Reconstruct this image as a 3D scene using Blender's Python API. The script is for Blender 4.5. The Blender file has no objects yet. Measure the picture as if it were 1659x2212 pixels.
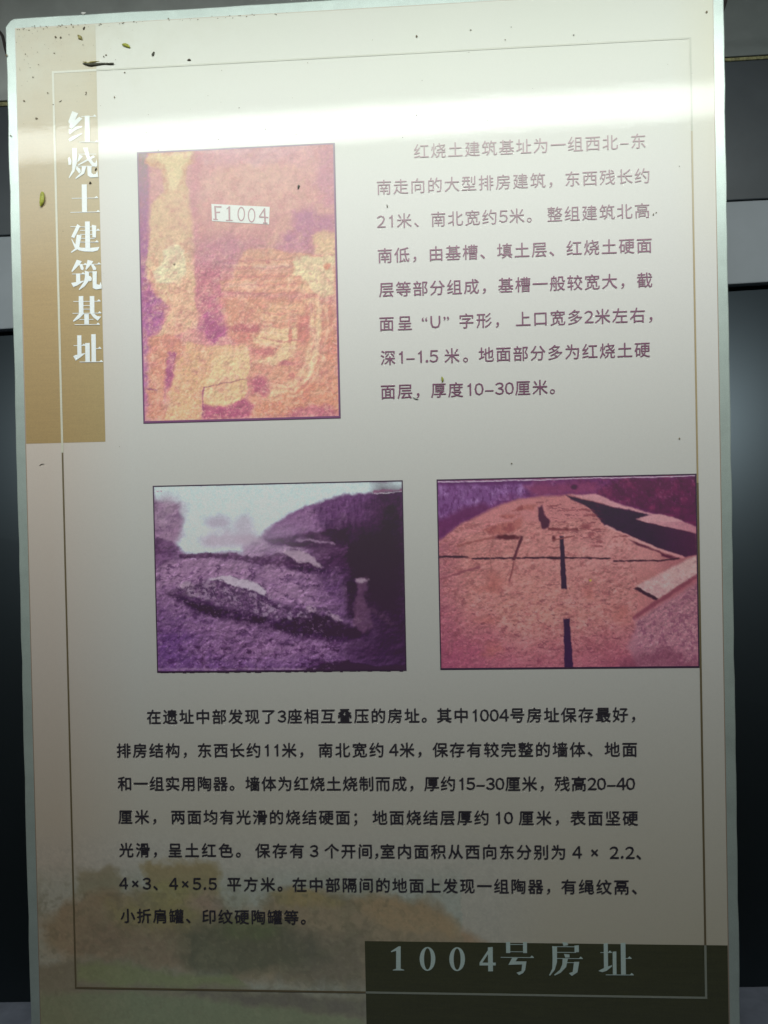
import bpy, bmesh, math, random
import numpy as np
from mathutils import Matrix, Vector

# ------------------------------------------------------------------ camera, world, exposure
# Board coordinates (metres): u to the right, v downward, w away from the camera; (0,0) is the
# top-left corner of the thin printed border line. World: X = u, Y = w, Z = ZF - v.
ZF = 0.832
def Wd(u, v, w=0.0): return Vector((u, w, ZF - v))
sc = bpy.context.scene
COL = sc.collection
RC = np.array([[0.99802981, 0.02068038, 0.05923527],
               [-0.02001374, 0.99972977, -0.01182536],
               [-0.05946381, 0.01061654, 0.998174]])
CC = np.array([0.31325322, 0.37165609, -0.66480429])
FPX, PW, PH = 1725.0, 1659.0, 2212.0
cam_d = bpy.data.cameras.new('camera'); cam = bpy.data.objects.new('camera', cam_d); COL.objects.link(cam)
cam_d.sensor_fit = 'VERTICAL'; cam_d.sensor_height = 36.0; cam_d.lens = 36.0 * FPX / PH
cam_d.clip_start = 0.01; cam_d.clip_end = 50
def bw(d): return Vector((d[0], d[2], -d[1]))
ax, ay, az = bw(RC[0]), -bw(RC[1]), -bw(RC[2])
cam.matrix_world = Matrix(((ax.x, ay.x, az.x, CC[0]), (ax.y, ay.y, az.y, CC[2]), (ax.z, ay.z, az.z, ZF - CC[1]), (0, 0, 0, 1)))
sc.camera = cam
world = bpy.data.worlds.new('World'); sc.world = world; world.use_nodes = True
world.node_tree.nodes['Background'].inputs[0].default_value = (0.75, 0.66, 0.52, 1)
world.node_tree.nodes['Background'].inputs[1].default_value = 0.013
sc.view_settings.view_transform = 'Standard'; sc.view_settings.look = 'None'
sc.view_settings.exposure = 0.0; sc.view_settings.gamma = 1.0; sc.view_settings.use_curve_mapping = False
LAMP_POWER = 3.35
LAMP_SPREAD = 110.0
LAMP_AIM = 39.0
PRINT_ROUGH = 0.55

def unproj(x, y, w=0.0):
    "reference-picture point (on a 1659 x 2212 picture) to board coordinates at depth w"
    d = RC.T @ np.array([(x - PW / 2) / FPX, (y - PH / 2) / FPX, 1.0])
    k = (w - CC[2]) / d[2]
    p = CC + k * d
    return float(p[0]), float(p[1])
def proj(u, v):
    P = np.stack([u - CC[0], v - CC[1], np.full_like(u, -CC[2])], -1) @ RC.T
    return PW / 2 + FPX * P[..., 0] / P[..., 2], PH / 2 + FPX * P[..., 1] / P[..., 2]

# ------------------------------------------------------------------ helpers
def tag(o, label=None, cat=None, group=None, kind=None):
    if label: o['label'] = label
    if cat: o['category'] = cat
    if group: o['group'] = group
    if kind: o['kind'] = kind
    return o
def empty(name, loc):
    o = bpy.data.objects.new(name, None); COL.objects.link(o); o.location = loc; o.empty_display_size = 0.02
    return o
def link(name, me, mat=None, parent=None):
    o = bpy.data.objects.new(name, me); COL.objects.link(o)
    if mat: me.materials.append(mat)
    if parent:
        o.parent = parent
        off = Vector((0, 0, 0)); p = parent
        while p: off += p.location; p = p.parent
        o.location = -off
    return o
def mesh(name, verts, faces, mat=None, parent=None, smooth=False):
    me = bpy.data.meshes.new(name); me.from_pydata([tuple(v) for v in verts], [], faces); me.update()
    if smooth: me.polygons.foreach_set('use_smooth', [True] * len(me.polygons))
    return link(name, me, mat, parent)
class MB:
    def __init__(s): s.v = []; s.f = []
    def poly(s, pts, w):                       # flat print polygon in board coordinates
        b = len(s.v); s.v += [Wd(p[0], p[1], w) for p in pts]; s.f.append(tuple(range(b, b + len(pts))))
    def rect(s, u0, v0, u1, v1, w): s.poly([(u0, v1), (u1, v1), (u1, v0), (u0, v0)], w)
    def box(s, u0, v0, w0, u1, v1, w1):
        b = len(s.v)
        for w in (w0, w1):
            for (u, v) in ((u0, v0), (u1, v0), (u1, v1), (u0, v1)): s.v.append(Wd(u, v, w))
        s.f += [tuple(b + i for i in q) for q in ((0, 3, 2, 1), (4, 5, 6, 7), (0, 1, 5, 4), (1, 2, 6, 5), (2, 3, 7, 6), (3, 0, 4, 7))]
    def prism(s, pts, w0, w1):
        b = len(s.v); n = len(pts)
        s.v += [Wd(p[0], p[1], w0) for p in pts] + [Wd(p[0], p[1], w1) for p in pts]
        s.f.append(tuple(b + i for i in reversed(range(n)))); s.f.append(tuple(b + n + i for i in range(n)))
        s.f += [(b + i, b + (i + 1) % n, b + n + (i + 1) % n, b + n + i) for i in range(n)]
    def tube(s, path, rads, seg=8):
        b = len(s.v); n = len(path)
        for i, p in enumerate(path):
            d = (path[min(i + 1, n - 1)] - path[max(i - 1, 0)]).normalized()
            a = d.cross(Vector((0.13, 1, 0.21))).normalized(); c = d.cross(a)
            for k in range(seg):
                t = 2 * math.pi * k / seg; s.v.append(p + (a * math.cos(t) + c * math.sin(t)) * rads[i])
        for i in range(n - 1):
            for k in range(seg):
                q = (k + 1) % seg; s.f.append((b + i * seg + k, b + i * seg + q, b + (i + 1) * seg + q, b + (i + 1) * seg + k))
        s.f.append(tuple(b + k for k in reversed(range(seg)))); s.f.append(tuple(b + (n - 1) * seg + k for k in range(seg)))
    def build(s, name, mat, parent=None, smooth=False, fix=True):
        o = mesh(name, s.v, s.f, mat, parent, smooth)
        if fix:
            bm = bmesh.new(); bm.from_mesh(o.data); bmesh.ops.recalc_face_normals(bm, faces=bm.faces); bm.to_mesh(o.data); bm.free()
        return o
def face_front(o):
    "make every flat print polygon face the camera side (-Y)"
    bm = bmesh.new(); bm.from_mesh(o.data)
    bm.normal_update()
    fl = [f for f in bm.faces if f.normal.y > 0]
    if fl: bmesh.ops.reverse_faces(bm, faces=fl)
    bm.to_mesh(o.data); bm.free(); return o

# ------------------------------------------------------------------ materials
def newmat(name):
    m = bpy.data.materials.new(name); m.use_nodes = True
    nt = m.node_tree; return m, nt, nt.nodes, nt.links, nt.nodes['Principled BSDF']
def noise(nt, scale, detail=3, vec=None, rough=0.5, stretch=None, loc=(0, 0, 0)):
    n = nt.nodes.new('ShaderNodeTexNoise'); n.inputs['Scale'].default_value = scale; n.inputs['Detail'].default_value = detail
    n.inputs['Roughness'].default_value = rough
    g = nt.nodes.new('ShaderNodeNewGeometry'); mp = nt.nodes.new('ShaderNodeMapping')
    mp.inputs['Scale'].default_value = stretch or (1, 1, 1); mp.inputs['Location'].default_value = loc
    nt.links.new(g.outputs['Position'], mp.inputs[0]); nt.links.new(mp.outputs[0], n.inputs['Vector'])
    return n
def ramp(nt, src, stops):
    r = nt.nodes.new('ShaderNodeValToRGB'); nt.links.new(src, r.inputs[0])
    e = r.color_ramp.elements
    while len(e) < len(stops): e.new(0.5)
    for i, (p, c) in enumerate(stops):
        e[i].position = p; e[i].color = (c[0], c[1], c[2], 1) if isinstance(c, tuple) else (c, c, c, 1)
    return r.outputs[0]
def mix(nt, a, b, fac, mode='MIX'):
    m = nt.nodes.new('ShaderNodeMix'); m.data_type = 'RGBA'; m.blend_type = mode
    for s, i in ((a, 6), (b, 7)):
        if hasattr(s, 'links'): nt.links.new(s, m.inputs[i])
        else: m.inputs[i].default_value = (*s, 1)
    if hasattr(fac, 'links'): nt.links.new(fac, m.inputs[0])
    else: m.inputs[0].default_value = fac
    return m.outputs[2]
def math_(nt, op, a, b=0.0, c=None, clamp=False):
    m = nt.nodes.new('ShaderNodeMath'); m.operation = op; m.use_clamp = clamp
    for i, s in enumerate((a, b) if c is None else (a, b, c)):
        if hasattr(s, 'links'): nt.links.new(s, m.inputs[i])
        else: m.inputs[i].default_value = s
    return m.outputs[0]

def laminate(nt, P, rough=PRINT_ROUGH):
    "clear glossy laminate over the print: slightly rippled film over a satin print"
    P.inputs['Roughness'].default_value = rough
    P.inputs['Specular IOR Level'].default_value = 1.0
    P.inputs['Coat Weight'].default_value = 0.17
    P.inputs['Coat Roughness'].default_value = 0.012
    P.inputs['Coat IOR'].default_value = 1.5
    n1 = noise(nt, 110, 2, stretch=(0.55, 1, 1.0)); n2 = noise(nt, 330, 3, rough=0.75, stretch=(0.7, 1, 1))
    n3 = noise(nt, 14, 1)
    h = math_(nt, 'ADD', math_(nt, 'MULTIPLY', n1.outputs[0], 0.45), math_(nt, 'MULTIPLY', n2.outputs[0], 1.25))
    h = math_(nt, 'ADD', h, math_(nt, 'MULTIPLY', n3.outputs[0], 0.8))
    b = nt.nodes.new('ShaderNodeBump'); b.inputs['Strength'].default_value = 1.0; b.inputs['Distance'].default_value = 0.000026
    nt.links.new(h, b.inputs['Height']); nt.links.new(b.outputs[0], P.inputs['Coat Normal'])

def print_mat(name, rgb=None, attr=False, grain=0.05, age_and_haze=False, weave=0.0):
    m, nt, N, L, P = newmat(name)
    if attr:
        a = N.new('ShaderNodeAttribute'); a.attribute_name = 'ink'; col = a.outputs['Color']
        if rgb: col = mix(nt, rgb, col, 1.0, 'MULTIPLY')
    else:
        r = N.new('ShaderNodeRGB'); r.outputs[0].default_value = (*rgb, 1); col = r.outputs[0]
    g = noise(nt, 900, 2, rough=0.7)
    col = mix(nt, col, ramp(nt, g.outputs[0], [(0.3, 1 - grain * 2.2), (0.7, 1 + 0.0)]), 1.0, 'MULTIPLY')
    if weave:
        wv = noise(nt, 700, 2, stretch=(0.06, 1, 1)); col = mix(nt, col, ramp(nt, wv.outputs[0], [(0.35, 1 - weave), (0.65, 1.0)]), 1.0, 'MULTIPLY')
    if age_and_haze:
        # yellowed margins at the top and the right, reflected green haze painted in on top, dust film in the top-left corner
        gg = N.new('ShaderNodeNewGeometry'); sp = N.new('ShaderNodeSeparateXYZ'); L.new(gg.outputs['Position'], sp.inputs[0])
        w1 = noise(nt, 9, 3)
        top = math_(nt, 'MULTIPLY_ADD', sp.outputs[2], 7.0, -7.0 * (ZF - 0.11), clamp=True)
        top = math_(nt, 'MULTIPLY', top, math_(nt, 'ADD', math_(nt, 'MULTIPLY', w1.outputs[0], 1.1), 0.2))
        col = mix(nt, col, mix(nt, col, (0.93, 1.0, 0.90), 1.0, 'MULTIPLY'), top)
        rt = math_(nt, 'MULTIPLY_ADD', sp.outputs[0], 22.0, -22.0 * 0.512, clamp=True)
        rt = math_(nt, 'MULTIPLY', rt, math_(nt, 'MULTIPLY_ADD', sp.outputs[2], 5.0, -5.0 * (ZF - 0.2), clamp=True))
        col = mix(nt, col, mix(nt, col, (1.0, 0.9, 0.62), 1.0, 'MULTIPLY'), math_(nt, 'MULTIPLY', rt, 0.8))
        lf = math_(nt, 'MULTIPLY_ADD', sp.outputs[0], -14.0, 14.0 * 0.06, clamp=True)
        col = mix(nt, col, mix(nt, col, (0.97, 0.86, 0.8), 1.0, 'MULTIPLY'), lf)
        bt = math_(nt, 'MULTIPLY_ADD', sp.outputs[2], -3.2, 3.2 * (ZF - 0.50), clamp=True)
        n5 = noise(nt, 5, 2, loc=(1, 7, 3)); bt = math_(nt, 'MULTIPLY', bt, math_(nt, 'MULTIPLY_ADD', n5.outputs[0], 0.6, 0.7), clamp=True)
        col = mix(nt, col, mix(nt, col, (1.0, 0.93, 0.74), 1.0, 'MULTIPLY'), bt)  # paper tinted warmer towards the bottom
        d1 = noise(nt, 34, 4, rough=0.65, loc=(3, 1, 2))
        dm = math_(nt, 'MULTIPLY', math_(nt, 'MULTIPLY_ADD', sp.outputs[2], 12.0, -12.0 * (ZF - 0.045), clamp=True),
                   math_(nt, 'MULTIPLY_ADD', sp.outputs[0], -6.0, 6.0 * 0.2, clamp=True))
        dm = math_(nt, 'MULTIPLY', dm, ramp(nt, d1.outputs[0], [(0.42, 0.0), (0.72, 0.75)]))
        col = mix(nt, col, (0.42, 0.40, 0.26), dm)
    # pale glare of the lamp, mixed into the ink colour towards the top
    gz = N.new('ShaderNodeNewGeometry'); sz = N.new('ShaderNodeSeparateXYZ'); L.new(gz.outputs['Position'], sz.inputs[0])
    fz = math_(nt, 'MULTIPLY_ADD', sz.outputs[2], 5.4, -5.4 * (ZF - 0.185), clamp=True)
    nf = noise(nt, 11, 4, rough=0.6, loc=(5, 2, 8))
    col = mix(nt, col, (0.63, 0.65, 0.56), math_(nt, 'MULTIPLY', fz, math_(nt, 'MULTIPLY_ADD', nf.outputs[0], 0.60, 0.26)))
    L.new(col, P.inputs['Base Color'])
    laminate(nt, P)
    return m
def simple(name, rgb, rough=0.5, metal=0.0, spec=0.5, var=0.12, scale=60, bump=0.0, bscale=200, coat=0.0, stretch=None):
    m, nt, N, L, P = newmat(name)
    n = noise(nt, scale, 4, rough=0.6, stretch=stretch)
    L.new(mix(nt, rgb, ramp(nt, n.outputs[0], [(0.3, 1 - var * 1.6), (0.7, 1 + 0.0)]), 1.0, 'MULTIPLY'), P.inputs['Base Color'])
    P.inputs['Roughness'].default_value = rough; P.inputs['Metallic'].default_value = metal
    P.inputs['Specular IOR Level'].default_value = spec; P.inputs['Coat Weight'].default_value = coat
    if bump:
        b = N.new('ShaderNodeBump'); b.inputs['Distance'].default_value = bump
        L.new(noise(nt, bscale, 4, rough=0.6).outputs[0], b.inputs['Height']); L.new(b.outputs[0], P.inputs['Normal'])
    return m

# tone of the blank paper in the photograph, by v (mm): used to turn seen ink colours into reflectance
PAPER = (0.64, 0.62, 0.585)
_pv = [0, 70, 150, 200, 300, 350, 450, 520, 600, 700, 790, 860]
_pc = np.array([(228, 234, 224), (232, 235, 228), (222, 222, 214), (205, 206, 196), (180, 180, 172), (172, 173, 167), (150, 149, 140),
                (130, 128, 119), (116, 111, 99), (99, 93, 81), (86, 79, 65), (80, 74, 62)], float)
def lin(c):
    c = np.asarray(c, float) / 255.0
    return np.where(c <= 0.04045, c / 12.92, ((np.clip(c, 0, 2) + 0.055) / 1.055) ** 2.4)
def reflect(rgb, v_mm):
    v = np.asarray(v_mm, float)
    pap = np.stack([np.interp(v, _pv, _pc[:, k]) for k in range(3)], -1)
    gl = np.interp(v, [60, 100, 160, 260], [0.40, 0.24, 0.10, 0.03])[..., None]
    a = (lin(rgb) / lin(pap) - gl) / (1 - gl)
    return np.clip(a * np.array(PAPER), 0.012, 0.9)

# ------------------------------------------------------------------ painting the flat prints (as ink reflectance per vertex)
def vnoise(x, y, seed):
    xi = np.floor(x).astype(np.int64); yi = np.floor(y).astype(np.int64); fx = x - xi; fy = y - yi
    fx = fx * fx * (3 - 2 * fx); fy = fy * fy * (3 - 2 * fy)
    def h(a, b):
        n = (a * 374761393 + b * 668265263 + seed * 982451653) & 0xffffffff
        n = ((n ^ (n >> 13)) * 1274126177) & 0xffffffff
        return ((n ^ (n >> 16)) & 0xffff) / 65535.0
    return (h(xi, yi) * (1 - fx) + h(xi + 1, yi) * fx) * (1 - fy) + (h(xi, yi + 1) * (1 - fx) + h(xi + 1, yi + 1) * fx) * fy
class Paint:
    def __init__(s, rect, n, region, scale, seed=1, warp=1.0):
        u0, v0, u1, v1 = rect; s.rect = rect; s.nu, s.nv = n; s.seed = seed
        U, V = np.meshgrid(np.linspace(u0, u1, n[0]), np.linspace(v0, v1, n[1]))
        s.U, s.V = U, V
        px, py = proj(U / 1000, V / 1000)
        s.X = (px / 0.55746 - region[0]) * scale; s.Y = (py / 0.55746 - region[1]) * scale
        s.c = np.zeros(U.shape + (3,))
        s.k = 0
        for size, amp in ((70, 13), (26, 9), (10, 5)):
            a, b = s.fbm(size, 3), s.fbm(size, 3); s.X = s.X + a * 2 * amp * warp; s.Y = s.Y + b * 2 * amp * warp
    def M(s, pts, soft=10): return np.clip(0.5 + s.sd([(pts[i], pts[i + 1]) for i in range(0, len(pts), 2)]) / (2 * soft), 0, 1)
    def mottle(s, size, c, a, mask=1.0, thr=0.0, k=4.0, sx=1, sy=1): s.put(np.clip((s.fbm(size, 4, sx, sy) - thr) * k, 0, 1) * mask, c, a)
    def crag(s, size, amt, mask=1.0, sx=1, sy=1):
        r = 1 - np.abs(s.fbm(size, 4, sx, sy)) * 5; s.c = s.c * (1 + (np.clip(r, -1, 1) * amt * mask)[..., None])
    def emboss(s, size, amt, mask=1.0, sx=1, sy=1):
        h_ = s.fbm(size, 4, sx, sy); gy, gx = np.gradient(h_); g = gx * 0.7 + gy; g = g / (np.abs(g).mean() * 2.5)
        s.c = s.c * (1 + (np.clip(g, -1.2, 1.6) * amt * mask)[..., None])
    def desat(s, k): g = s.c.mean(-1, keepdims=True); s.c = s.c * (1 - k) + g * k
    def fbm(s, size, oct=4, sx=1.0, sy=1.0):
        s.k += 1; r = 0; a = 1.0; t = 0; f = 1.0 / size
        for i in range(oct):
            r = r + a * vnoise(s.X * f * sx + 91.7 * s.k, s.Y * f * sy + 37.1 * s.k + i * 17, s.seed + i + s.k * 7); t += a; a *= 0.55; f *= 2.03
        return r / t - 0.5
    def fill(s, c): s.c[:] = c
    def put(s, m, c, a=1.0):
        m = np.clip(m, 0, 1)[..., None] * a; s.c = s.c * (1 - m) + np.asarray(c, float) * m
    def sd(s, pts):
        X, Y = s.X, s.Y; d = np.full(X.shape, 1e9); ins = np.zeros(X.shape, bool); n = len(pts)
        for i in range(n):
            (x0, y0), (x1, y1) = pts[i], pts[(i + 1) % n]; dx, dy = x1 - x0, y1 - y0
            t = np.clip(((X - x0) * dx + (Y - y0) * dy) / (dx * dx + dy * dy + 1e-9), 0, 1)
            d = np.minimum(d, np.hypot(X - x0 - t * dx, Y - y0 - t * dy))
            if y0 != y1: ins ^= ((y0 > Y) != (y1 > Y)) & (X < (x1 - x0) * (Y - y0) / (y1 - y0) + x0)
        return np.where(ins, d, -d)
    def poly(s, pts, c, soft=10, rough=30, size=60, a=1.0, tex=0.0, tc=None):
        d = s.sd([(pts[i], pts[i + 1]) for i in range(0, len(pts), 2)]) + s.fbm(size) * 2 * rough
        m = np.clip(0.5 + d / (2 * soft), 0, 1)
        s.put(m, c, a)
        if tex: s.put(m * np.clip(s.fbm(size * 0.6, 4) * 5 + 0.2, 0, 1), tc, tex)
    def line(s, pts, w, c, soft=4, rough=5, size=25, a=1.0):
        d = np.full(s.X.shape, 1e9)
        for i in range(0, len(pts) - 2, 2):
            x0, y0, x1, y1 = pts[i:i + 4]; dx, dy = x1 - x0, y1 - y0
            t = np.clip(((s.X - x0) * dx + (s.Y - y0) * dy) / (dx * dx + dy * dy + 1e-9), 0, 1)
            d = np.minimum(d, np.hypot(s.X - x0 - t * dx, s.Y - y0 - t * dy))
        s.put(0.5 + (w / 2 - d + s.fbm(size) * 2 * rough) / (2 * soft), c, a)
    def blob(s, cx, cy, rx, ry, c, soft=0.35, rough=0.5, size=70, a=1.0):
        r = 1 - np.hypot((s.X - cx) / rx, (s.Y - cy) / ry) + s.fbm(size) * 2 * rough
        s.put(0.5 + r / (2 * soft), c, a)
    def speckle(s, size, amt, sx=1, sy=1, oct=3):
        s.c = s.c * (1 + s.fbm(size, oct, sx, sy)[..., None] * amt)
    def spots(s, size, thr, c, a=0.7, mask=1.0, sx=1, sy=1):
        s.put(np.clip((s.fbm(size, 3, sx, sy) - thr) * 14, 0, 1) * mask, c, a)
    def build(s, name, mat, parent, w, direct=None):
        nu, nv = s.nu, s.nv
        co = np.stack([s.U.ravel() / 1000, np.full(nu * nv, w), ZF - s.V.ravel() / 1000], -1)
        i = (np.arange(nv - 1)[:, None] * nu + np.arange(nu - 1)[None, :]).ravel()
        f = np.stack([i, i + nu, i + nu + 1, i + 1], -1).ravel()
        me = bpy.data.meshes.new(name); nf = len(i)
        me.vertices.add(nu * nv); me.vertices.foreach_set('co', co.astype(np.float32).ravel())
        me.loops.add(nf * 4); me.loops.foreach_set('vertex_index', f.astype(np.int32))
        me.polygons.add(nf); me.polygons.foreach_set('loop_start', np.arange(0, nf * 4, 4, dtype=np.int32))
        me.update(calc_edges=True)
        at = me.color_attributes.new('ink', 'FLOAT_COLOR', 'POINT')
        col = direct if direct is not None else reflect(np.clip(s.c, 4, 255), s.V)
        rgba = np.concatenate([col.reshape(-1, 3), np.ones((nu * nv, 1))], -1)
        at.data.foreach_set('color', rgba.astype(np.float32).ravel())
        return link(name, me, mat, parent)

# ------------------------------------------------------------------ the setting behind the board
tile_m = simple('dark_grey_tile', (0.24, 0.27, 0.265), rough=0.40, var=0.10, scale=25, bump=0.00004, bscale=300)
tile2_m = simple('dark_slate_tile', (0.062, 0.076, 0.088), rough=0.45, var=0.14, scale=18, bump=0.00004, bscale=300)
grout_m = simple('yellowed_grout', (0.50, 0.48, 0.24), rough=0.8, var=0.5, scale=300, bump=0.0004, bscale=500)
gap_m = simple('grout_shadow_gap', (0.02, 0.018, 0.016), rough=0.9)
strip_m = simple('pale_grey_trim', (0.36, 0.40, 0.435), rough=0.5, var=0.06, scale=20)
gloss_m = simple('black_gloss_panel', (0.006, 0.009, 0.011), rough=0.35, spec=1.0, var=0.1, scale=12, coat=0.0)
gloss_m.node_tree.nodes['Principled BSDF'].inputs['Specular Tint'].default_value = (0.72, 0.88, 1.0, 1)
floor_m = simple('grey_stone_floor', (0.22, 0.24, 0.30), rough=0.5, var=0.2, scale=40, bump=0.0001, bscale=120)

WB, WT = 0.097, 0.265
def edge(yl, yr, w, ext=1.0):
    "a horizontal edge seen at picture heights yl (left side) and yr (right side), carried on beyond the frame"
    a = np.array(unproj(15, yl, w)); b = np.array(unproj(1620, yr, w))
    d = (b - a) / np.linalg.norm(b - a)
    return tuple(a - d * ext), tuple(b + d * ext)
wall = empty('wall', Wd(0.26, 0.1, WT)); tag(wall, kind='structure')
def band(name, top, bot, w0, w1, mat, thick=0.012, parent=wall, split=()):
    (a, b), (c, d) = top, bot
    mb = MB(); n0 = 0
    vs = [Wd(*a, w0), Wd(*b, w0), Wd(*d, w1), Wd(*c, w1)]
    vs += [v + Vector((0, thick, 0)) for v in vs]
    mb.v = vs; mb.f = [(0, 3, 2, 1), (4, 5, 6, 7), (0, 1, 5, 4), (1, 2, 6, 5), (2, 3, 7, 6), (3, 0, 4, 7)]
    o = mb.build(name, mat, parent)
    bv = o.modifiers.new('bevel', 'BEVEL'); bv.width = 0.0012; bv.segments = 2
    return o
g0 = edge(216, 119.5, WT); g1 = edge(220, 123, WT); g2 = edge(229, 129.5, WT)
t0 = edge(-900, -1000, WT)
tilel_m = simple('lit_grey_tile', (0.62, 0.66, 0.63), rough=0.40, var=0.12, scale=25, bump=0.00004, bscale=300)  # top-left tile: reflected light put into its base colour
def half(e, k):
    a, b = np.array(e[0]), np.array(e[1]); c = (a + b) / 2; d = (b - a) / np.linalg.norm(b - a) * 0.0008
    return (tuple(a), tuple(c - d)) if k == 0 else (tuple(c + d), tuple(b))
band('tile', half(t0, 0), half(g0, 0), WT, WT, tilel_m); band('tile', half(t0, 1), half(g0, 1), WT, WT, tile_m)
band('joint_gap', g0, g1, WT + 0.004, WT + 0.004, gap_m)
band('grout', g1, g2, WT - 0.001, WT - 0.001, grout_m)
s0 = edge(513, 436, WT); s0b = edge(508, 431, WT)
band('tile', half(g2, 0), half(s0b, 0), WT, WT, tile2_m); band('tile', half(g2, 1), half(s0b, 1), WT, WT, tile2_m)
band('joint_gap', s0b, s0, WT + 0.004, WT + 0.004, gap_m)
s1 = edge(712, 613.5, WT)
band('trim_strip', s0, s1, WT - 0.004, WT - 0.004, strip_m, thick=0.03)
# low gloss panel leaning back from the floor to the trim strip
p0 = edge(706, 607, WT + 0.012); p1 = edge(2166, 2133, WB)
plinth = band('gloss_panel', p0, p1, WT + 0.012, WB, gloss_m, thick=0.02, parent=None)
tag(plinth, kind='structure'); plinth.name = 'black_panel'
fl = MB()
a, b = p1
fl.v = [Wd(a[0], a[1], WB + 0.002), Wd(b[0], b[1], WB + 0.002), Wd(b[0] + 1, b[1], -2.5), Wd(a[0] - 1, a[1], -2.5)]
fl.v += [v - Vector((0, 0, 0.05)) for v in fl.v]
fl.f = [(0, 3, 2, 1), (4, 5, 6, 7), (0, 1, 5, 4), (1, 2, 6, 5), (2, 3, 7, 6), (3, 0, 4, 7)]
o = fl.build('floor', floor_m); tag(o, kind='structure')

# ------------------------------------------------------------------ the board
board = empty('information_board', Wd(0.258, 0.829, 0.006))
tag(board, 'glossy white information board with three reddish excavation photographs, Chinese text and a pale metal rim', 'sign')
U0, U1, V0, V1 = -0.0410, 0.5572, -0.0477, 0.829
def rimmat():
    m, nt, N, L, P = newmat('pale_green_aluminium_rim')
    sp = noise(nt, 1500, 2, rough=0.8)
    c = mix(nt, (0.50, 0.58, 0.535), ramp(nt, sp.outputs[0], [(0.35, 0.88), (0.68, 1.12)]), 1.0, 'MULTIPLY')
    n2 = noise(nt, 30, 4, rough=0.7); c = mix(nt, c, ramp(nt, n2.outputs[0], [(0.3, 0.86), (0.6, 1.0)]), 1.0, 'MULTIPLY')
    L.new(c, P.inputs['Base Color']); P.inputs['Metallic'].default_value = 0.35; P.inputs['Roughness'].default_value = 0.42
    b = N.new('ShaderNodeBump'); b.inputs['Distance'].default_value = 0.00006; L.new(sp.outputs[0], b.inputs['Height']); L.new(b.outputs[0], P.inputs['Normal'])
    return m
rim_m = rimmat()
ch = 0.0068
rng = random.Random(4)
def worn(pts, step=0.02, amp=0.00035):
    out = []
    for i in range(len(pts)):
        a, b = Vector(pts[i]), Vector(pts[(i + 1) % len(pts)]); n = max(1, int((b - a).length / step)); nr = Vector((-(b - a).y, (b - a).x)).normalized()
        for k in range(n):
            t = k / n; out.append(tuple(a.lerp(b, t) + nr * (rng.uniform(-amp, amp) if k else 0)))
    return out
outline = [(U0, V0 + ch), (U0 + 0.002, V0 + 0.0042), (U0 + 0.0045, V0 + 0.0015), (U0 + ch + 0.001, V0),
           (U1 - ch, V0), (U1, V0 + ch), (U1, V1 - ch), (U1 - ch, V1), (U0 + ch, V1), (U0, V1 - ch)]
mb = MB(); mb.prism(worn(outline), 0.0, 0.012); rim = mb.build('rim', rim_m, board)
bv = rim.modifiers.new('bevel', 'BEVEL'); bv.width = 0.0009; bv.segments = 2; bv.angle_limit = math.radians(50)

S0, S1, T0, T1 = -0.0318, 0.5480, -0.0385, 0.8205
w_sheet, w_blk, w_line, w_txt, w_top = -0.0003, -0.0004, -0.0006, -0.0007, -0.0009
paper_m = print_mat('aged_white_paper_print', PAPER, attr=True, grain=0.02, age_and_haze=True)
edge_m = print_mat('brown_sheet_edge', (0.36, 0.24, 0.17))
tan_m = print_mat('tan_ink', (0.44, 0.325, 0.135), grain=0.06, age_and_haze=True, weave=0.05)
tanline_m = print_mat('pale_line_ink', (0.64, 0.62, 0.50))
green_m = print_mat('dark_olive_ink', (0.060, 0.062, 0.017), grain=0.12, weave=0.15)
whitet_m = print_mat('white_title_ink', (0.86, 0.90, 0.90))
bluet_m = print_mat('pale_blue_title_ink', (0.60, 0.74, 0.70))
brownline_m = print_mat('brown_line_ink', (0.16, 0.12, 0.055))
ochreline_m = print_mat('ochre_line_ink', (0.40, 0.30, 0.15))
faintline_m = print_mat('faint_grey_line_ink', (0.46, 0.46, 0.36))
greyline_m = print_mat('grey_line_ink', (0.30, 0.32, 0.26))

def flat(name, rects, w, mat, parent=board):
    m = MB()
    for r in rects: m.rect(*r, w)
    return face_front(m.build(name, mat, parent, fix=False))
# brown worn edge of the sheet, then the paper itself (bottom-left part carries the printed landscape)
flat('sheet_edge', [(S0 - 0.0007, T0 - 0.0008, S1 + 0.0007, T1 + 0.0008)], -0.00015, edge_m)
LU, LV = 0.408, 0.640          # landscape print: u from S0 to LU, v from LV to T1
me = bpy.data.meshes.new('paper_sheet')
vv = [Wd(S0, T0, w_sheet), Wd(S1, T0, w_sheet), Wd(S1, T1, w_sheet), Wd(LU, T1, w_sheet), Wd(LU, LV, w_sheet), Wd(S0, LV, w_sheet)]
vv.insert(5, Wd(S0, LV, w_sheet)); vv.pop(5)
me.from_pydata([tuple(v) for v in vv] + [tuple(Wd(S1, LV, w_sheet))], [], [(0, 5, 4, 6, 1), (4, 3, 2, 6)])
at = me.color_attributes.new('ink', 'FLOAT_COLOR', 'POINT'); at.data.foreach_set('color', [1.0] * (4 * len(me.vertices)))
sheet = link('paper_sheet', me, paper_m, board)

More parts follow.
